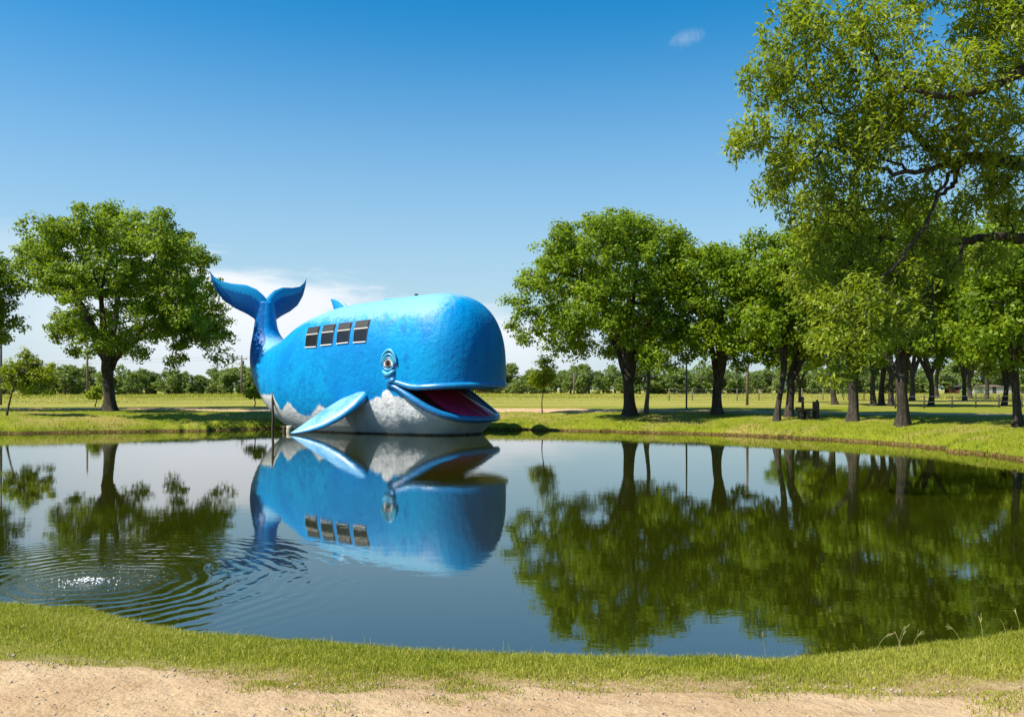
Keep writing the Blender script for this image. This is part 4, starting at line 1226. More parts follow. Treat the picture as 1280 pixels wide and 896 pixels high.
# background trees beyond the right lawn: copies of two models
def proto(seed, leafmat, n=16, H=10.0, Rw=4.6):
    rng = np.random.default_rng(seed)
    blobs = []
    for k in range(n):
        a = rng.uniform(0, 2 * math.pi); e = rng.uniform(-0.25, 1)
        rr_ = rng.uniform(0.35, 0.85)
        blobs.append((Rw * rr_ * math.cos(a), Rw * rr_ * math.sin(a), H * 0.60 + e * H * 0.30 * (1.1 - rr_ * 0.6), rng.uniform(0.26, 0.4) * Rw))
    bc = np.array([q_[:3] for q_ in blobs]); br = np.array([q_[3] for q_ in blobs])
    cen, od = [], []
    for c_, r_ in zip(bc, br):
        d = rng.normal(size=(int(15 * r_ * r_) + 4, 3)); d /= np.linalg.norm(d, axis=1)[:, None]
        cen.append(c_ + d * (r_ * rng.uniform(0.5, 1, len(d)))[:, None]); od.append(d)
    cen = np.vstack(cen); od = np.vstack(od)
    LV, LF = clump_leaves(cen, 0.55 * rng.uniform(0.7, 1.2, len(cen)), 40, 0.22, rng, od)
    crown = fast_mesh('crown', LV, LF); crown.materials.append(M[leafmat])
    sk = Skel()
    for i in range(6):
        t = i / 5; sk.add((0.12 * math.sin(2 * t + seed), 0.1 * math.sin(3 * t), -0.15 + t * H * 0.26), i - 1, 0.21 * (1 + 0.7 * math.exp(-t * 6)) * (1 - 0.2 * t))
    for k in range(4):
        c_ = bc[k * 3 % n]; p0 = sk.P[5 - k % 2]; v = c_ - p0; prev = 5 - k % 2
        for j, p_ in enumerate(bez(p0, p0 + v * np.array([.3, .3, .65]), c_, 8)):
            prev = sk.add(p_, prev, 0.14 * (1 - j / 8) + 0.03)
    tips = grow(sk, cen[::3], 0.8, rng, 5)
    SV, SF = skel_mesh(sk, np.minimum(pipe(sk, tips, 0.012), np.where(np.arange(len(sk.P)) < 6, 9, 0.22)), 7)
    trunk = fast_mesh('trunk', SV, SF); trunk.materials.append(M['bark'])
    trunk.polygons.foreach_set('use_smooth', np.ones(len(trunk.polygons), bool))
    return crown, trunk
PROT = [proto(101, 'leaf'), proto(102, 'leaf_dark'), proto(103, 'leaf_pale', 14, 7.5, 3.6)]
def copy_tree(pi, px, Y, sc, rz, name, label, group=None, sz=None):
    x = (px - CX) / F_PX * Y
    r_ = thing(name, label, 'tree', (x, Y, float(ground_z(x, Y))), rz, group)
    r_.scale = (sc, sc, sz or sc)
    for nm, me_ in (('crown', PROT[pi][0]), ('trunk', PROT[pi][1])):
        c_ = bpy.data.objects.new(nm, me_); COL.objects.link(c_); c_.parent = r_
    return r_
BG = 'trees beyond the right lawn'
copy_tree(2, 1043, 62, 0.95, 0.3, 'background_tree', 'pale green low round tree right behind the wooden bench', BG)
copy_tree(1, 1092, 57, 0.85, 1.0, 'background_tree', 'dark-trunked tree close behind the stout three-limbed tree, left one of a clump', BG)
copy_tree(1, 1104, 59, 0.9, 2.2, 'background_tree', 'dark-trunked tree in the middle of the shady clump right of the three-limbed tree', BG)
copy_tree(0, 1115, 56, 0.82, 3.1, 'background_tree', 'dark tree at the right of the shady clump, left of the Y-forked trunk', BG)
copy_tree(1, 1163, 57, 0.8, 4.4, 'background_tree', 'twin-stemmed dark tree just right of the Y-forked trunk', BG)
copy_tree(0, 1206, 84, 0.95, 0.9, 'background_tree', 'tree beyond the fence just right of the small red shed', BG)
copy_tree(0, 1232, 92, 1.0, 5.2, 'background_tree', 'leafy tree in front of the long pale building', BG)
copy_tree(2, 1256, 58, 0.85, 2.7, 'background_tree', 'light green tree just left of the rightmost trunk', BG)
copy_tree(0, 1340, 55, 1.0, 1.9, 'background_tree', 'tree past the right edge behind the rightmost trunk', BG)
copy_tree(0, 1140, 80, 1.1, 3.9, 'background_tree', 'tall tree filling the gap behind the Y-forked trunk', BG)
copy_tree(1, 1062, 86, 1.0, 0.1, 'background_tree', 'tall tree far behind the stout three-limbed tree', BG)
copy_tree(0, 1000, 74, 0.6, 0.7, 'background_tree', 'small tree seen far behind the bench between two trunks', BG)
copy_tree(1, 1212, 105, 1.15, 0.4, 'background_tree', 'distant dark tree between the red shed and the long pale building', BG)
copy_tree(0, 1172, 110, 1.2, 1.4, 'background_tree', 'distant tree right behind the twin-stemmed dark tree', BG)
copy_tree(1, 1290, 100, 1.2, 2.0, 'background_tree', 'distant tall tree behind the rightmost trunk', BG)

# far tree line beyond the meadow
def far_proto(seed, H, Rw):
    rng = np.random.default_rng(seed)
    cen = []
    for k in range(12):
        a = rng.uniform(0, 6.28); rr_ = rng.uniform(0.1, 0.75) * Rw
        c_ = np.array([rr_ * math.cos(a), rr_ * math.sin(a), H * rng.uniform(0.12, 0.8)]); r_ = Rw * rng.uniform(0.26, 0.42)
        d = rng.normal(size=(26, 3)); d /= np.linalg.norm(d, axis=1)[:, None]
        cen.append(c_ + d * r_ * rng.uniform(0.5, 1, 26)[:, None])
    cen = np.vstack(cen); cen[:, 2] = np.clip(cen[:, 2], 0.25, None)
    LV, LF = clump_leaves(cen, 0.6 * rng.uniform(0.7, 1.3, len(cen)), 14, 0.48, rng)
    crown = fast_mesh('crown', LV, LF); crown.materials.append(M['leaf_hazed'])
    m_ = MB(); m_.tube([(0, 0, -0.3), (0.1, 0, H * 0.25), (0.0, 0.1, H * 0.6)], [0.3, 0.2, 0.08], 7)
    m_.tube([(0.1, 0, H * 0.25), (Rw * .4, 0, H * 0.6)], [0.15, 0.06], 6); m_.tube([(0.05, 0, H * 0.2), (-Rw * .4, Rw * .2, H * 0.55)], [0.15, 0.06], 6)
    trunk = bpy.data.meshes.new('trunk'); trunk.from_pydata(m_.v, [], m_.f); trunk.update(); trunk.materials.append(M['bark'])
    return crown, trunk
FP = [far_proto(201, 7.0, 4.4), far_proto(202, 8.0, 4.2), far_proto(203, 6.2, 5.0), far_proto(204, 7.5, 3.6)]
frng = random.Random(5)
def far_tree(px, Y, sc, label, group):
    x = (px - CX) / F_PX * Y
    t = thing('far_tree', label, 'tree', (x, Y, float(ground_z(x, Y))), frng.uniform(0, 6.28), group)
    t.scale = (sc * frng.uniform(0.9, 1.2), sc * frng.uniform(0.9, 1.2), sc * frng.uniform(0.85, 1.12))
    cr_, tr_ = FP[frng.randrange(4)]
    for nm, me_ in (('crown', cr_), ('trunk', tr_)):
        c_ = bpy.data.objects.new(nm, me_); COL.objects.link(c_); c_.parent = t
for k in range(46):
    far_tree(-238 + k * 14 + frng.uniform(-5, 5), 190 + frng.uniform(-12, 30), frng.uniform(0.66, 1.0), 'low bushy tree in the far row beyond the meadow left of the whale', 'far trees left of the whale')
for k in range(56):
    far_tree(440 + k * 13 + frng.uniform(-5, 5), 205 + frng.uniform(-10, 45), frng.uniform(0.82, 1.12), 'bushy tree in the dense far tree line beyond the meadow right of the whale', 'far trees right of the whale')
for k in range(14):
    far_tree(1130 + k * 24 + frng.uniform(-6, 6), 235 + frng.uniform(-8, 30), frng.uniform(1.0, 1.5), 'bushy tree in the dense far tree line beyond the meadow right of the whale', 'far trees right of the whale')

# ------------------------------------------------------------------ large near tree on the right
def near_tree():
    rng = np.random.default_rng(77)
    Y0 = 18.0
    bx, by = 16.6, 18.4
    bz = float(ground_z(bx, by))
    root = thing('overhanging_tree', 'large near tree leaning in from the right with long limbs drooping over the pond', 'tree', (bx, by, bz))
    b = np.array([bx, by, bz])
    sk = Skel()
    # trunk
    prev = -1
    fork_z = 3.4
    for i in range(9):
        t = i / 8
        prev = sk.add((-0.25 * t, 0.1 * math.sin(2 * t), -0.15 + (fork_z + 0.15) * t), prev, 0.48 * (0.85 + 0.6 * math.exp(-t * 7)))
    nT = 9
    def limb(par, pts, ra, rb):
        """pts: photo column, row, distance"""
        P = [sk.P[par]] + [at(*p_) - b for p_ in pts]
        P = np.array(P)
        # resample through a Catmull-Rom curve
        out_ = []
        for i in range(len(P) - 1):
            p0, p1, p2, p3 = P[max(i - 1, 0)], P[i], P[i + 1], P[min(i + 2, len(P) - 1)]
            for t in np.linspace(0, 1, 7)[1:]:
                out_.append(0.5 * (2 * p1 + (p2 - p0) * t + (2 * p0 - 5 * p1 + 4 * p2 - p3) * t * t + (3 * p1 - p0 - 3 * p2 + p3) * t ** 3))
        ids = []
        pr = par
        for k, p_ in enumerate(out_):
            f = k / max(1, len(out_) - 1)
            pr = sk.add(p_ + rng.normal(size=3) * 0.025, pr, ra * (1 - f) + rb * f); ids.append(pr)
        return ids
    f = 8
    A = limb(f, [(1420, 240, 18.2), (1340, 212, 17.8), (1277, 205, 17.5), (1225, 198, 17.2), (1190, 205, 17.0)], 0.22, 0.10)
    A1 = limb(A[-1], [(1160, 182, 16.9), (1133, 155, 16.8), (1106, 99, 16.7), (1085, 50, 16.6), (1075, 0, 16.5)], 0.085, 0.02)
    A2 = limb(A[-4], [(1150, 215, 16.6), (1100, 210, 16.4), (1030, 180, 16.2), (960, 172, 16.0), (915, 180, 15.9)], 0.055, 0.01)
    A3 = limb(A[-2], [(1175, 240, 16.6), (1155, 285, 16.3), (1120, 330, 16.0), (1085, 380, 15.8), (1060, 440, 15.7)], 0.035, 0.008)
    A4 = limb(A[-3], [(1190, 235, 17.6), (1150, 250, 17.8), (1090, 262, 18.0), (1020, 262, 18.2), (965, 242, 18.3)], 0.05, 0.01)
    Bl = limb(f - 1, [(1420, 320, 19.0), (1340, 298, 18.8), (1277, 297, 18.6), (1240, 295, 18.5), (1201, 302, 18.3), (1144, 303, 18.0), (1090, 296, 17.8), (1040, 310, 17.6)], 0.17, 0.015)
    limb(Bl[-14], [(1185, 325, 18.1), (1160, 360, 17.9), (1150, 395, 17.8), (1140, 420, 17.8)], 0.045, 0.01)
    limb(Bl[-19], [(1196, 330, 18.2), (1172, 355, 18.1), (1166, 385, 18.0), (1168, 425, 17.9), (1158, 445, 17.9)], 0.04, 0.01)
    C_ = limb(f, [(1430, 110, 17.2), (1350, 80, 16.6), (1280, 88, 16.2), (1230, 110, 15.9), (1180, 120, 15.6), (1130, 110, 15.4)], 0.2, 0.03)
    C2 = limb(f, [(1400, 0, 17.0), (1320, -60, 16.8), (1240, -60, 16.6), (1180, -40, 16.4), (1120, -30, 16.3)], 0.2, 0.03)
    D_ = limb(f, [(1500, 50, 19.5), (1450, -120, 20.0)], 0.22, 0.06)
    D2 = limb(f, [(1600, 150, 20.5), (1700, 60, 21.5)], 0.2, 0.05)
    D3 = limb(f, [(1480, 200, 22.0), (1400, 60, 24.0)], 0.2, 0.05)
    start = 14
    blobs = [(990, 45, 42, 16), (1050, 38, 46, 16.3), (1108, 50, 42, 16.6), (958, 98, 33, 16), (940, 168, 26, 15.9), (1000, 110, 46, 16.2), (1070, 120, 54, 16.6), (992, 190, 42, 16.1), (925, 182, 20, 15.9),
             (1060, 200, 52, 16.4), (1140, 110, 52, 16), (1200, 95, 44, 16), (1255, 60, 42, 16.4), (1225, 25, 36, 16.5), (962, 240, 22, 18.2), (1015, 258, 40, 18), (1085, 262, 46, 17.8), (1140, 245, 34, 17.4), (1035, 325, 42, 17.4),
             (1095, 325, 42, 17.2), (1065, 385, 44, 16), (1105, 395, 36, 16.2), (1035, 425, 26, 15.8), (1075, 440, 30, 15.8), (1132, 345, 34, 16.6), (1205, 150, 40, 16.2), (1260, 140, 40, 16.4), (1262, 20, 40, 16.5), (980, 215, 24, 16),
             (1250, 250, 24, 18.6), (1200, 262, 22, 18), (1000, 20, 24, 16), (1060, 455, 18, 15.7), (1010, 300, 26, 17.6), (1230, 190, 36, 16.6), (1265, 215, 32, 17.2), (1222, 238, 24, 17.8), (1272, 262, 30, 18.4), (1180, 185, 32, 16.6), (1120, 168, 40, 16.5), (1080, 165, 40, 16.4), (1160, 300, 32, 17.8), (1130, 400, 32, 17), (1000, 352, 26, 17), (1180, 340, 22, 18), (1235, 320, 26, 18.4), (1045, 470, 16, 15.7), (1020, 380, 26, 16.4), (1300, 60, 60, 17), (1330, 150, 55, 17.5), (1150, -40, 60, 16.5), (1240, -60, 70, 16.8), (1330, -40, 80, 17.5), (1420, 30, 90, 18.5),
             (1420, 200, 70, 19), (1400, 120, 70, 20), (1500, 100, 110, 20.5), (1600, 100, 110, 21), (1450, -60, 110, 20), (1400, 60, 90, 23), (1450, 200, 80, 23), (1560, 220, 80, 21.5)]
    cen, big = [], []
    for x, y, r_, Y in blobs:
        rad = r_ / F_PX * Y
        inview = x < 1300
        n_ = int((400 if inview else 34) * rad * rad) + 6
        d = rng.normal(size=(n_, 3)); d /= np.linalg.norm(d, axis=1)[:, None]
        rr_ = rng.uniform(0.15, 1.0, n_) ** 0.6
        c_ = at(x, y, Y) - b + d * (rad * rr_)[:, None] * np.array([1, 1.7, 1])
        cen.append(c_); big.append(np.full(n_, inview))
    cen = np.vstack(cen); big = np.concatenate(big)
    tsel = np.where(rng.random(len(cen)) < np.where(big, 0.28, 0.5))[0]
    tips = grow(sk, cen[tsel], 0.35, rng, start, 0.03)
    rad = pipe(sk, tips, 0.0036, 2.3)
    rad = np.minimum(rad, np.where(np.array(sk.r) > 0, 9, 0.085))
    SV, SF = skel_mesh(sk, rad, 7, nT)
    mb_ = MB()
    kk_ = 20; vs, fs = [], []
    for i in range(nT):
        p_ = sk.P[i]
        for k in range(kk_):
            a = 2 * math.pi * k / kk_
            lob = 1 + 0.1 * math.sin(3 * a + 1) * math.exp(-i / 3) + 0.05 * math.sin(7 * a + i * 0.3)
            vs.append((p_[0] + sk.r[i] * lob * math.cos(a), p_[1] + sk.r[i] * lob * math.sin(a), p_[2]))
    for i in range(nT - 1):
        for k in range(kk_):
            q_ = (k + 1) % kk_
            fs.append((i * kk_ + k, i * kk_ + q_, (i + 1) * kk_ + q_, (i + 1) * kk_ + k))
    mb_.add(vs, fs); mb_.build('trunk', M['bark'], root, True)
    link('branches', fast_mesh('branches', SV, SF), M['bark'], root, True)
    # sprays: whorls of slim leaves at every twig end and along twigs
    n = len(cen)
    per = np.where(big, 9, 9)
    idx = np.repeat(np.arange(n), per)
    m_ = len(idx)
    d = rng.normal(size=(m_, 3)) + np.array([0, 0, -0.05]); d /= np.linalg.norm(d, axis=1)[:, None]
    L = np.where(big[idx], 1.0, 1.8) * rng.uniform(0.085, 0.155, m_)
    Wd = L * rng.uniform(0.30, 0.42, m_)
    base = cen[idx] + rng.normal(size=(m_, 3)) * np.where(big[idx], 0.055, 0.12)[:, None]
    N = np.array([0, 0, 1.0]) + rng.normal(size=(m_, 3)) * 0.55; N -= d * (N * d).sum(1)[:, None]; N /= np.linalg.norm(N, axis=1)[:, None]
    s_ = np.cross(d, N)
    droop = np.array([0, 0, -0.18])
    v0 = base; v1 = base + d * (L * 0.45)[:, None] + s_ * (Wd / 2)[:, None]; v2 = base + d * L[:, None] + droop * L[:, None]; v3 = base + d * (L * 0.45)[:, None] - s_ * (Wd / 2)[:, None]
    LV = np.stack([v0, v1, v2, v3], 1).reshape(-1, 3)
    link('crown', fast_mesh('crown', LV, np.arange(4 * m_).reshape(-1, 4)), M['leaf_near'], root)
    print('near tree sprays', n)
near_tree()

# ------------------------------------------------------------------ poles, fences, bench, sheds
def pole(px, Y, top_py, r, matl, label, arm=False, zt=None):
    x = (px - CX) / F_PX * Y; z0 = float(ground_z(x, Y)); z1 = zt if zt else CAM_Z + (HY - top_py) / F_PX * Y
    t = thing('utility_pole', label, 'pole', (x, Y, z0))
    mb = MB(); mb.tube([(0, 0, -0.3), (0.01, 0, (z1 - z0) * 0.5), (0, 0, z1 - z0)], [r * 1.1, r, r * 0.8], 10); mb.build('shaft', matl, t, True)
    if arm:
        mb = MB(); mb.box((0, 0, z1 - z0 - 0.5), (2.0, 0.12, 0.14), None, 0.01); mb.build('crossarm', matl, t)
        for s in (-0.85, 0, 0.85):
            mb = MB(); mb.tube([(s, 0, z1 - z0 - 0.43 + (0.43 if s == 0 else 0)), (s, 0, z1 - z0 - 0.25 + (0.43 if s == 0 else 0))], [0.06, 0.04], 8); mb.build('insulator', M['pole_steel'], t)
        mb = MB(); mb.tube([(0.28, 0, z1 - z0 - 1.6), (0.28, 0, z1 - z0 - 0.8)], 0.17, 10); mb.build('transformer', M['pole_steel'], t)
    return (x, Y, z1)
p1 = pole(1, 62, 400, 0.085, M['pole_steel'], 'dark pole at the left edge of the view behind the leaning young tree')
p2 = pole(109, 112, 420, 0.13, M['pole_wood'], 'plain utility pole left of the big left trunk at the meadow edge')
p3 = pole(302, 152, 445, 0.17, M['pole_wood'], 'utility pole with crossarm standing beyond the meadow left of the whale', True)
p4 = pole(717.5, 192, 466, 0.17, M['pole_wood'], 'small distant utility pole with crossarm in front of the far tree line', True)
p5 = pole(858, 47.5, 440, 0.045, M['pole_steel'], 'thin grey steel pole between the first two trees right of the whale')
p6 = pole(934, 60, 425, 0.085, M['pole_wood'], 'brown wooden pole right of the low-forked tree')
# slack wire between the crossarm poles
mb = MB()
for dz in (0.0, -0.45):
    for (a, b2) in (((-150, 150, 8.0), p3), (p3, p4), (p4, (150, 215, 6.5))):
        a, b2 = np.array(a), np.array(b2)
        mb.tube([a * (1 - t) + b2 * t + np.array([0, 0, dz - 1.2 * 4 * t * (1 - t)]) for t in np.linspace(0, 1, 18)], 0.014, 5)
wire = mb.build('power_line', M['wire'], None, True)
tag(wire, 'thin slack power lines strung between the distant crossarm poles', 'wires')

def fence(name, label, pts, spacing, h, r, wires, matl):
    t = thing(name, label, 'fence', (0, 0, 0))
    P = np.array(pts, float); allp = []
    for i in range(len(P) - 1):
        n_ = max(1, int(round(np.linalg.norm(P[i + 1] - P[i]) / spacing)))
        allp += [P[i] * (1 - k / n_) + P[i + 1] * k / n_ for k in range(n_)]
    allp.append(P[-1])
    tops = []
    for k, (x, y) in enumerate(allp):
        z = float(ground_z(x, y)); hh_ = h * (1 + 0.05 * math.sin(k * 2.3))
        mb = MB(); mb.tube([(x, y, z - 0.2), (x + 0.02 * math.sin(k), y, z + hh_)], [r * 1.05, r * 0.95], 7); mb.build('post', matl, t, True)
        tops.append((x, y, z))
    for wz in wires:
        mb = MB(); mb.tube([(x, y, z + wz) for x, y, z in tops], 0.012, 5); mb.build('wire', M['wire'], t, True)
    return t
fence('wire_fence', 'low wooden post and wire fence along the back of the right lawn', [(22, 50.5), (26, 52.0), (31, 53.5), (36, 54), (44, 54)], 1.9, 0.74, 0.045, (0.35, 0.68), M['wood_dark'])
fence('wire_fence', 'pale wire fence across the meadow behind the low-forked tree', [(15, 84), (22, 86), (29, 88), (36, 90)], 2.6, 1.15, 0.05, (0.4, 0.75, 1.1), M['pole_wood'])

# bench
b0 = base_at(1009, 523)
bench = thing('wooden_bench', 'dark rough wooden bench with one tall end post between trees on the right', 'bench', tuple(b0), R(8))
mb = MB(); mb.box((0.0, 0, 0.37), (0.86, 0.42, 0.10), None, 0.015); mb.build('seat', M['wood_dark'], bench)
mb = MB(); mb.box((-0.36, 0, 0.44), (0.18, 0.46, 0.09), None, 0.02); mb.build('headrest', M['wood_dark'], bench)
for (x, wdt) in ((-0.30, 0.11), (-0.04, 0.16)):
    mb = MB(); mb.box((x, 0, 0.16), (wdt, 0.36, 0.34), None, 0.012); mb.build('leg', M['wood_dark'], bench)
mb = MB(); mb.box((0.40, 0, 0.36), (0.13, 0.40, 0.74), None, 0.012); mb.tube([(0.40, -0.1, 0.73), (0.42, -0.1, 0.82)], [0.06, 0.03], 7); mb.build('end_post', M['wood_dark'], bench)
bx = base_at(1003.5, 514)
mb = MB(); mb.tube([(0, 0, -0.2), (0, 0, 0.72)], [0.07, 0.065], 9); o = mb.build('wooden_post', M['wood_dark'], None, True); o.location = tuple(bx); tag(o, 'short dark wooden post standing behind the bench', 'post')

def shed(name, label, px, Y, w_, d_, h_, rh, wallm, label_cat):
    x = (px - CX) / F_PX * Y; z = float(ground_z(x, Y))
    t = thing(name, label, label_cat, (x, Y, z))
    mb = MB(); mb.box((0, 0, h_ / 2 - 0.1), (w_, d_, h_ + 0.2)); mb.build('wall', wallm, t)
    mb = MB()
    e = 0.3
    vs = [(-w_ / 2 - e, -d_ / 2 - e, h_), (w_ / 2 + e, -d_ / 2 - e, h_), (w_ / 2 + e, 0, h_ + rh), (-w_ / 2 - e, 0, h_ + rh), (-w_ / 2 - e, d_ / 2 + e, h_), (w_ / 2 + e, d_ / 2 + e, h_)]
    vs += [(a, b, c_ + 0.12) for a, b, c_ in vs]
    mb.add(vs, [(0, 1, 2, 3), (3, 2, 5, 4), (6, 9, 8, 7), (9, 10, 11, 8), (0, 6, 7, 1), (5, 11, 10, 4), (0, 3, 9, 6), (3, 4, 10, 9), (1, 7, 8, 2), (2, 8, 11, 5)])
    mb.build('roof', M['roof_grey'], t)
    mb = MB(); mb.box((-w_ * 0.18, -d_ / 2 - 0.02, 1.0), (1.0, 0.06, 2.0)); mb.build('door', M['wood_dark'], t)
    for sx_ in (0.15, 0.33):
        mb = MB(); mb.box((w_ * sx_, -d_ / 2 - 0.02, 1.45), (0.8, 0.06, 0.8)); mb.build('window', M['glass_dark'], t)
shed('red_shed', 'small red shed glimpsed far off under the trees on the right', 1191, 235, 2.2, 2.6, 1.9, 0.5, M['red_wood'], 'shed')
shed('pale_building', 'long low pale building far off under the trees at the right', 1250, 245, 18.0, 6.0, 1.9, 0.5, M['pale_wall'], 'building')

# ------------------------------------------------------------------ grass
def blades(x, y, z, h, wd, rng, lean=0.5):
    n = len(x)
    a = rng.uniform(0, 2 * np.pi, n); la = rng.uniform(0, 2 * np.pi, n)
    ln = np.abs(rng.normal(0, lean, n)) * h
    sx_, sy_ = np.cos(a) * wd / 2, np.sin(a) * wd / 2
    lx, ly = np.cos(la) * ln, np.sin(la) * ln
    P0 = np.stack([x - sx_, y - sy_, z], -1); P1 = np.stack([x + sx_, y + sy_, z], -1)
    M0 = np.stack([x - sx_ * .75 + lx * .35, y - sy_ * .75 + ly * .35, z + h * .6], -1); M1 = np.stack([x + sx_ * .75 + lx * .35, y + sy_ * .75 + ly * .35, z + h * .6], -1)
    T = np.stack([x + lx, y + ly, z + h * np.clip(1 - (ln / np.maximum(h, 1e-6)) ** 2 * 0.3, 0.3, 1)], -1)
    V = np.stack([P0, P1, M1, M0, T], 1).reshape(-1, 3)
    b = np.arange(n)[:, None] * 5
    return V, b + np.array([0, 1, 2, 3]), b + np.array([3, 2, 4])
rng = np.random.default_rng(3)
# near bank
N = 620000
x = rng.uniform(-6.5, 6.5, N); y = rng.uniform(4.3, 8.8, N)
d = pond_d(x, y)
ed = y - road_edge(x)
tuft = vnoise(x, y, 4.2, 8) + 0.7 * vnoise(x, y, 11.0, 3)
cover = sstep(ed + 0.22 * tuft, -0.20, 0.46)
patch = (sstep(vnoise(x, y, 2.1, 13) + 0.35 * vnoise(x, y, 9, 2), 0.34, 0.7) * sstep(ed, -0.6, -0.1) * sstep(y, 4.2, 4.6))
pr = np.clip(0.05 * sstep(ed, -0.25, 0.0) + cover, 0, 1) * (0.62 + 0.38 * sstep(tuft, -0.9, 0.4))
pr = np.maximum(pr, patch * 0.6)
k = (d > -0.04) & (rng.random(N) < pr) & (np.abs(x) < 0.60 * y + 1.4)
x, y, d, ed, tuft = x[k], y[k], d[k], ed[k], tuft[k]
h = rng.uniform(0.022, 0.055, len(x)) * (1 + 0.25 * tuft) * (0.55 + 0.45 * sstep(ed, 0, 0.8)) * (1 + 0.35 * sstep(-d, -0.35, 0.0))
Vb, Q4, Q3 = blades(x, y, ground_z(x, y) - 0.006 + 0.022 * sstep(-ed, -0.04, 0.04), np.clip(h, 0.012, 0.12), rng.uniform(0.003, 0.0058, len(x)), rng, 0.8)
o = link('grass', fast_mesh('grass', Vb, Q4, Q3), M['blade'], None, True); tag(o, 'short bright green grass on the near bank', kind='stuff')
print('near blades', len(x))
# the same turf carried on round both ends of the near bank
N = 260000
x = rng.uniform(-14, 14, N); y = rng.uniform(4.9, 16, N)
d = pond_d(x, y); ed = y - road_edge(x)
k = (d > -0.03) & (ed > 0.05) & ((np.abs(x) > 6.2) | (y > 8.8)) & (rng.random(N) < np.exp(-np.clip(d, 0, 9) / 3.5))
x, y = x[k], y[k]
Vb, Q4, Q3 = blades(x, y, ground_z(x, y) - 0.006, rng.uniform(0.03, 0.075, len(x)), rng.uniform(0.006, 0.011, len(x)), rng, 0.8)
o = link('bank_grass', fast_mesh('bank_grass', Vb, Q4, Q3), M['blade'], None, True); tag(o, 'short green grass at both ends of the near bank', kind='stuff')
# tall stalks at the water's edge
n_ = 120
x = np.concatenate([rng.uniform(1.7, 4.6, 30), rng.uniform(-4.5, 1.5, 24)]); ph_ = np.array(x)
ys = np.array([next((yy for yy in np.arange(7.8, 5.2, -0.02) if pond_d(xx, yy) > 0.03), 6.0) for xx in x]) - rng.uniform(0, 0.3, len(x))
hh_ = np.where(x > 1.5, rng.uniform(0.08, 0.25, len(x)), rng.uniform(0.06, 0.13, len(x)))
mb = MB()
for xx, yy, h1 in zip(x, ys, hh_):
    z = float(ground_z(xx, yy)); a = rng.uniform(0, 6.28); l_ = rng.uniform(0.1, 0.55) * h1
    pts = [(xx + math.cos(a) * l_ * t * t, yy + math.sin(a) * l_ * t * t, z + h1 * t * (1 - 0.15 * t)) for t in np.linspace(0, 1, 5)]
    mb.tube(pts, [0.0012, 0.0011, 0.001, 0.0009, 0.0007], 4, False)
    if h1 > 0.17:
        for k_ in range(4):
            q_ = pts[-1]; mb.tube([pts[3], (q_[0] + rng.normal() * 0.015, q_[1] + rng.normal() * 0.015, q_[2] + rng.normal() * 0.015)], [0.0008, 0.0012], 4, False)
o = mb.build('tall_grass', M['straw'], None, True); tag(o, 'thin dry seed stalks along the near water edge', kind='stuff')
# far banks: tufts on lawn and hanging over the lip
N = 420000
x = rng.uniform(-32, 34, N); y = rng.uniform(20, 50, N)
d = pond_d(x, y)
tn = np.abs(d) 
pr = np.exp(-np.clip(d - 0.1, 0, 99) / 1.1) * 0.95 + 0.12
pr *= (0.6 + 0.4 * vnoise(x, y, 1.3, 4))
td = np.min(np.stack([np.hypot(x - a, y - b) for a, b in track_line[::4]]), 0)
k = (d > 0.0) & (d < 9) & (rng.random(N) < pr) & (np.abs(x) < 0.62 * y + 2) & (td > 1.7)
x, y, d = x[k], y[k], d[k]
Vb, Q4, Q3 = blades(x, y, ground_z(x, y) - 0.01, rng.uniform(0.05, 0.13, len(x)) * (1 + 0.5 * np.exp(-d / 0.3)), rng.uniform(0.012, 0.028, len(x)), rng, 0.7)
o = link('lawn_grass', fast_mesh('lawn_grass', Vb, Q4, Q3), M['blade_far'], None, True); tag(o, 'mown green grass on the far and right banks', kind='stuff')
print('far blades', len(x))
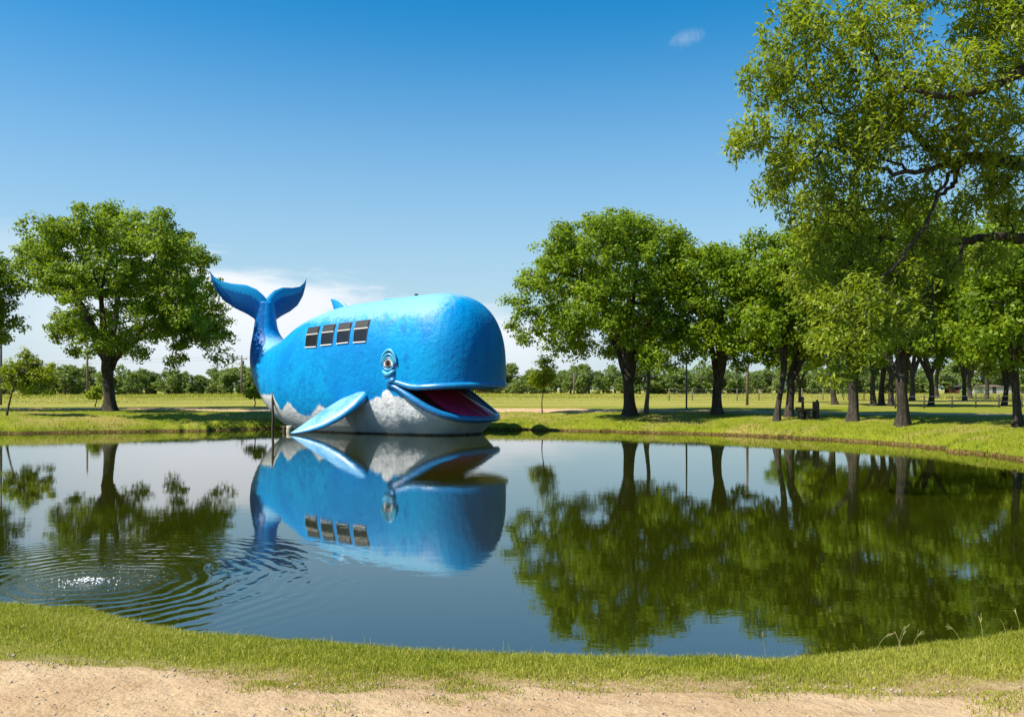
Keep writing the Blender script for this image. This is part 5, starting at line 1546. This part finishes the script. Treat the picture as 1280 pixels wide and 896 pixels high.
# meadow
N = 260000
Yv = 53 * (250 / 53) ** rng.random(N)
x = rng.uniform(-0.72, 0.72, N) * Yv; y = Yv
band = sstep(y, 54, 80) * (0.5 + 0.5 * vnoise(x, y, 0.11, 3))
k = rng.random(N) < band
x, y = x[k], y[k]
hm = rng.uniform(0.05, 0.62, len(x)) * (0.45 + 0.8 * sstep(vnoise(x, y, 0.05, 2), -0.3, 0.8)) * (0.3 + 0.9 * sstep(y, 75, 140)) * (0.62 + 0.38 * sstep(-x, -20, 10))
Vb, Q4, Q3 = blades(x, y, ground_z(x, y) - 0.03, hm, rng.uniform(0.03, 0.08, len(x)) * (0.6 + y / 200), rng, 0.9)
o = link('meadow_grass', fast_mesh('meadow_grass', Vb, Q4, Q3), M['meadow'], None, True); tag(o, 'tall yellow-green meadow grass beyond the dirt track', kind='stuff')

# gravel bits on the near road
n_ = 5200
x = rng.uniform(-4.2, 4.2, n_); y = road_edge(x) - rng.uniform(-0.1, 1.3, n_)
s = 0.0025 + 0.013 * rng.random(n_) ** 6
oct_ = np.array([(1, 0, 0), (0, 1, 0), (-1, 0, 0), (0, -1, 0), (0, 0, 1), (0, 0, -1)], float)
zz = ground_z(x, y) + 0.016 + 0.008 * vnoise(x, y, 6.0, 3) + 0.005 * vnoise(x, y, 17.0, 6)
Vg = (np.stack([x, y, zz], -1)[:, None] + (oct_[None] * rng.uniform(0.6, 1.3, (n_, 6, 1)) * np.array([1, 1, 0.7])) * s[:, None, None]).reshape(-1, 3)
tris = np.array([(0, 1, 4), (1, 2, 4), (2, 3, 4), (3, 0, 4), (1, 0, 5), (2, 1, 5), (3, 2, 5), (0, 3, 5)])
Fg = (np.arange(n_)[:, None, None] * 6 + tris[None]).reshape(-1, 3)
o = link('gravel', fast_mesh('gravel', Vg, Fg), M['stone'], None, False); tag(o, 'small stones scattered on the sandy road', kind='stuff')

# bubbling water jet
mb = MB()
r2 = random.Random(9)
for k in range(150):
    a = r2.uniform(0, 6.28); rr_ = abs(r2.gauss(0, 0.13)); hh0 = max(0.0, 0.03 * math.exp(-(rr_ / 0.12) ** 2) * r2.uniform(0.2, 1.5))
    mb.ball((rr_ * math.cos(a) * 1.15, rr_ * math.sin(a) * 0.9, hh0), r2.uniform(0.003, 0.010), 6, 4)
for k in range(70):
    a = r2.uniform(0, 6.28); rr_ = r2.uniform(0.15, 0.75)
    mb.ball((rr_ * math.cos(a), rr_ * math.sin(a), abs(r2.gauss(0.005, 0.03))), r2.uniform(0.002, 0.005), 5, 4)
o = mb.build('water_bubbler', M['foam'], None, True); o.location = (FX, FY, 0.0)
tag(o, 'small white bubbling splash amid ripple rings near the left bank', 'splash')
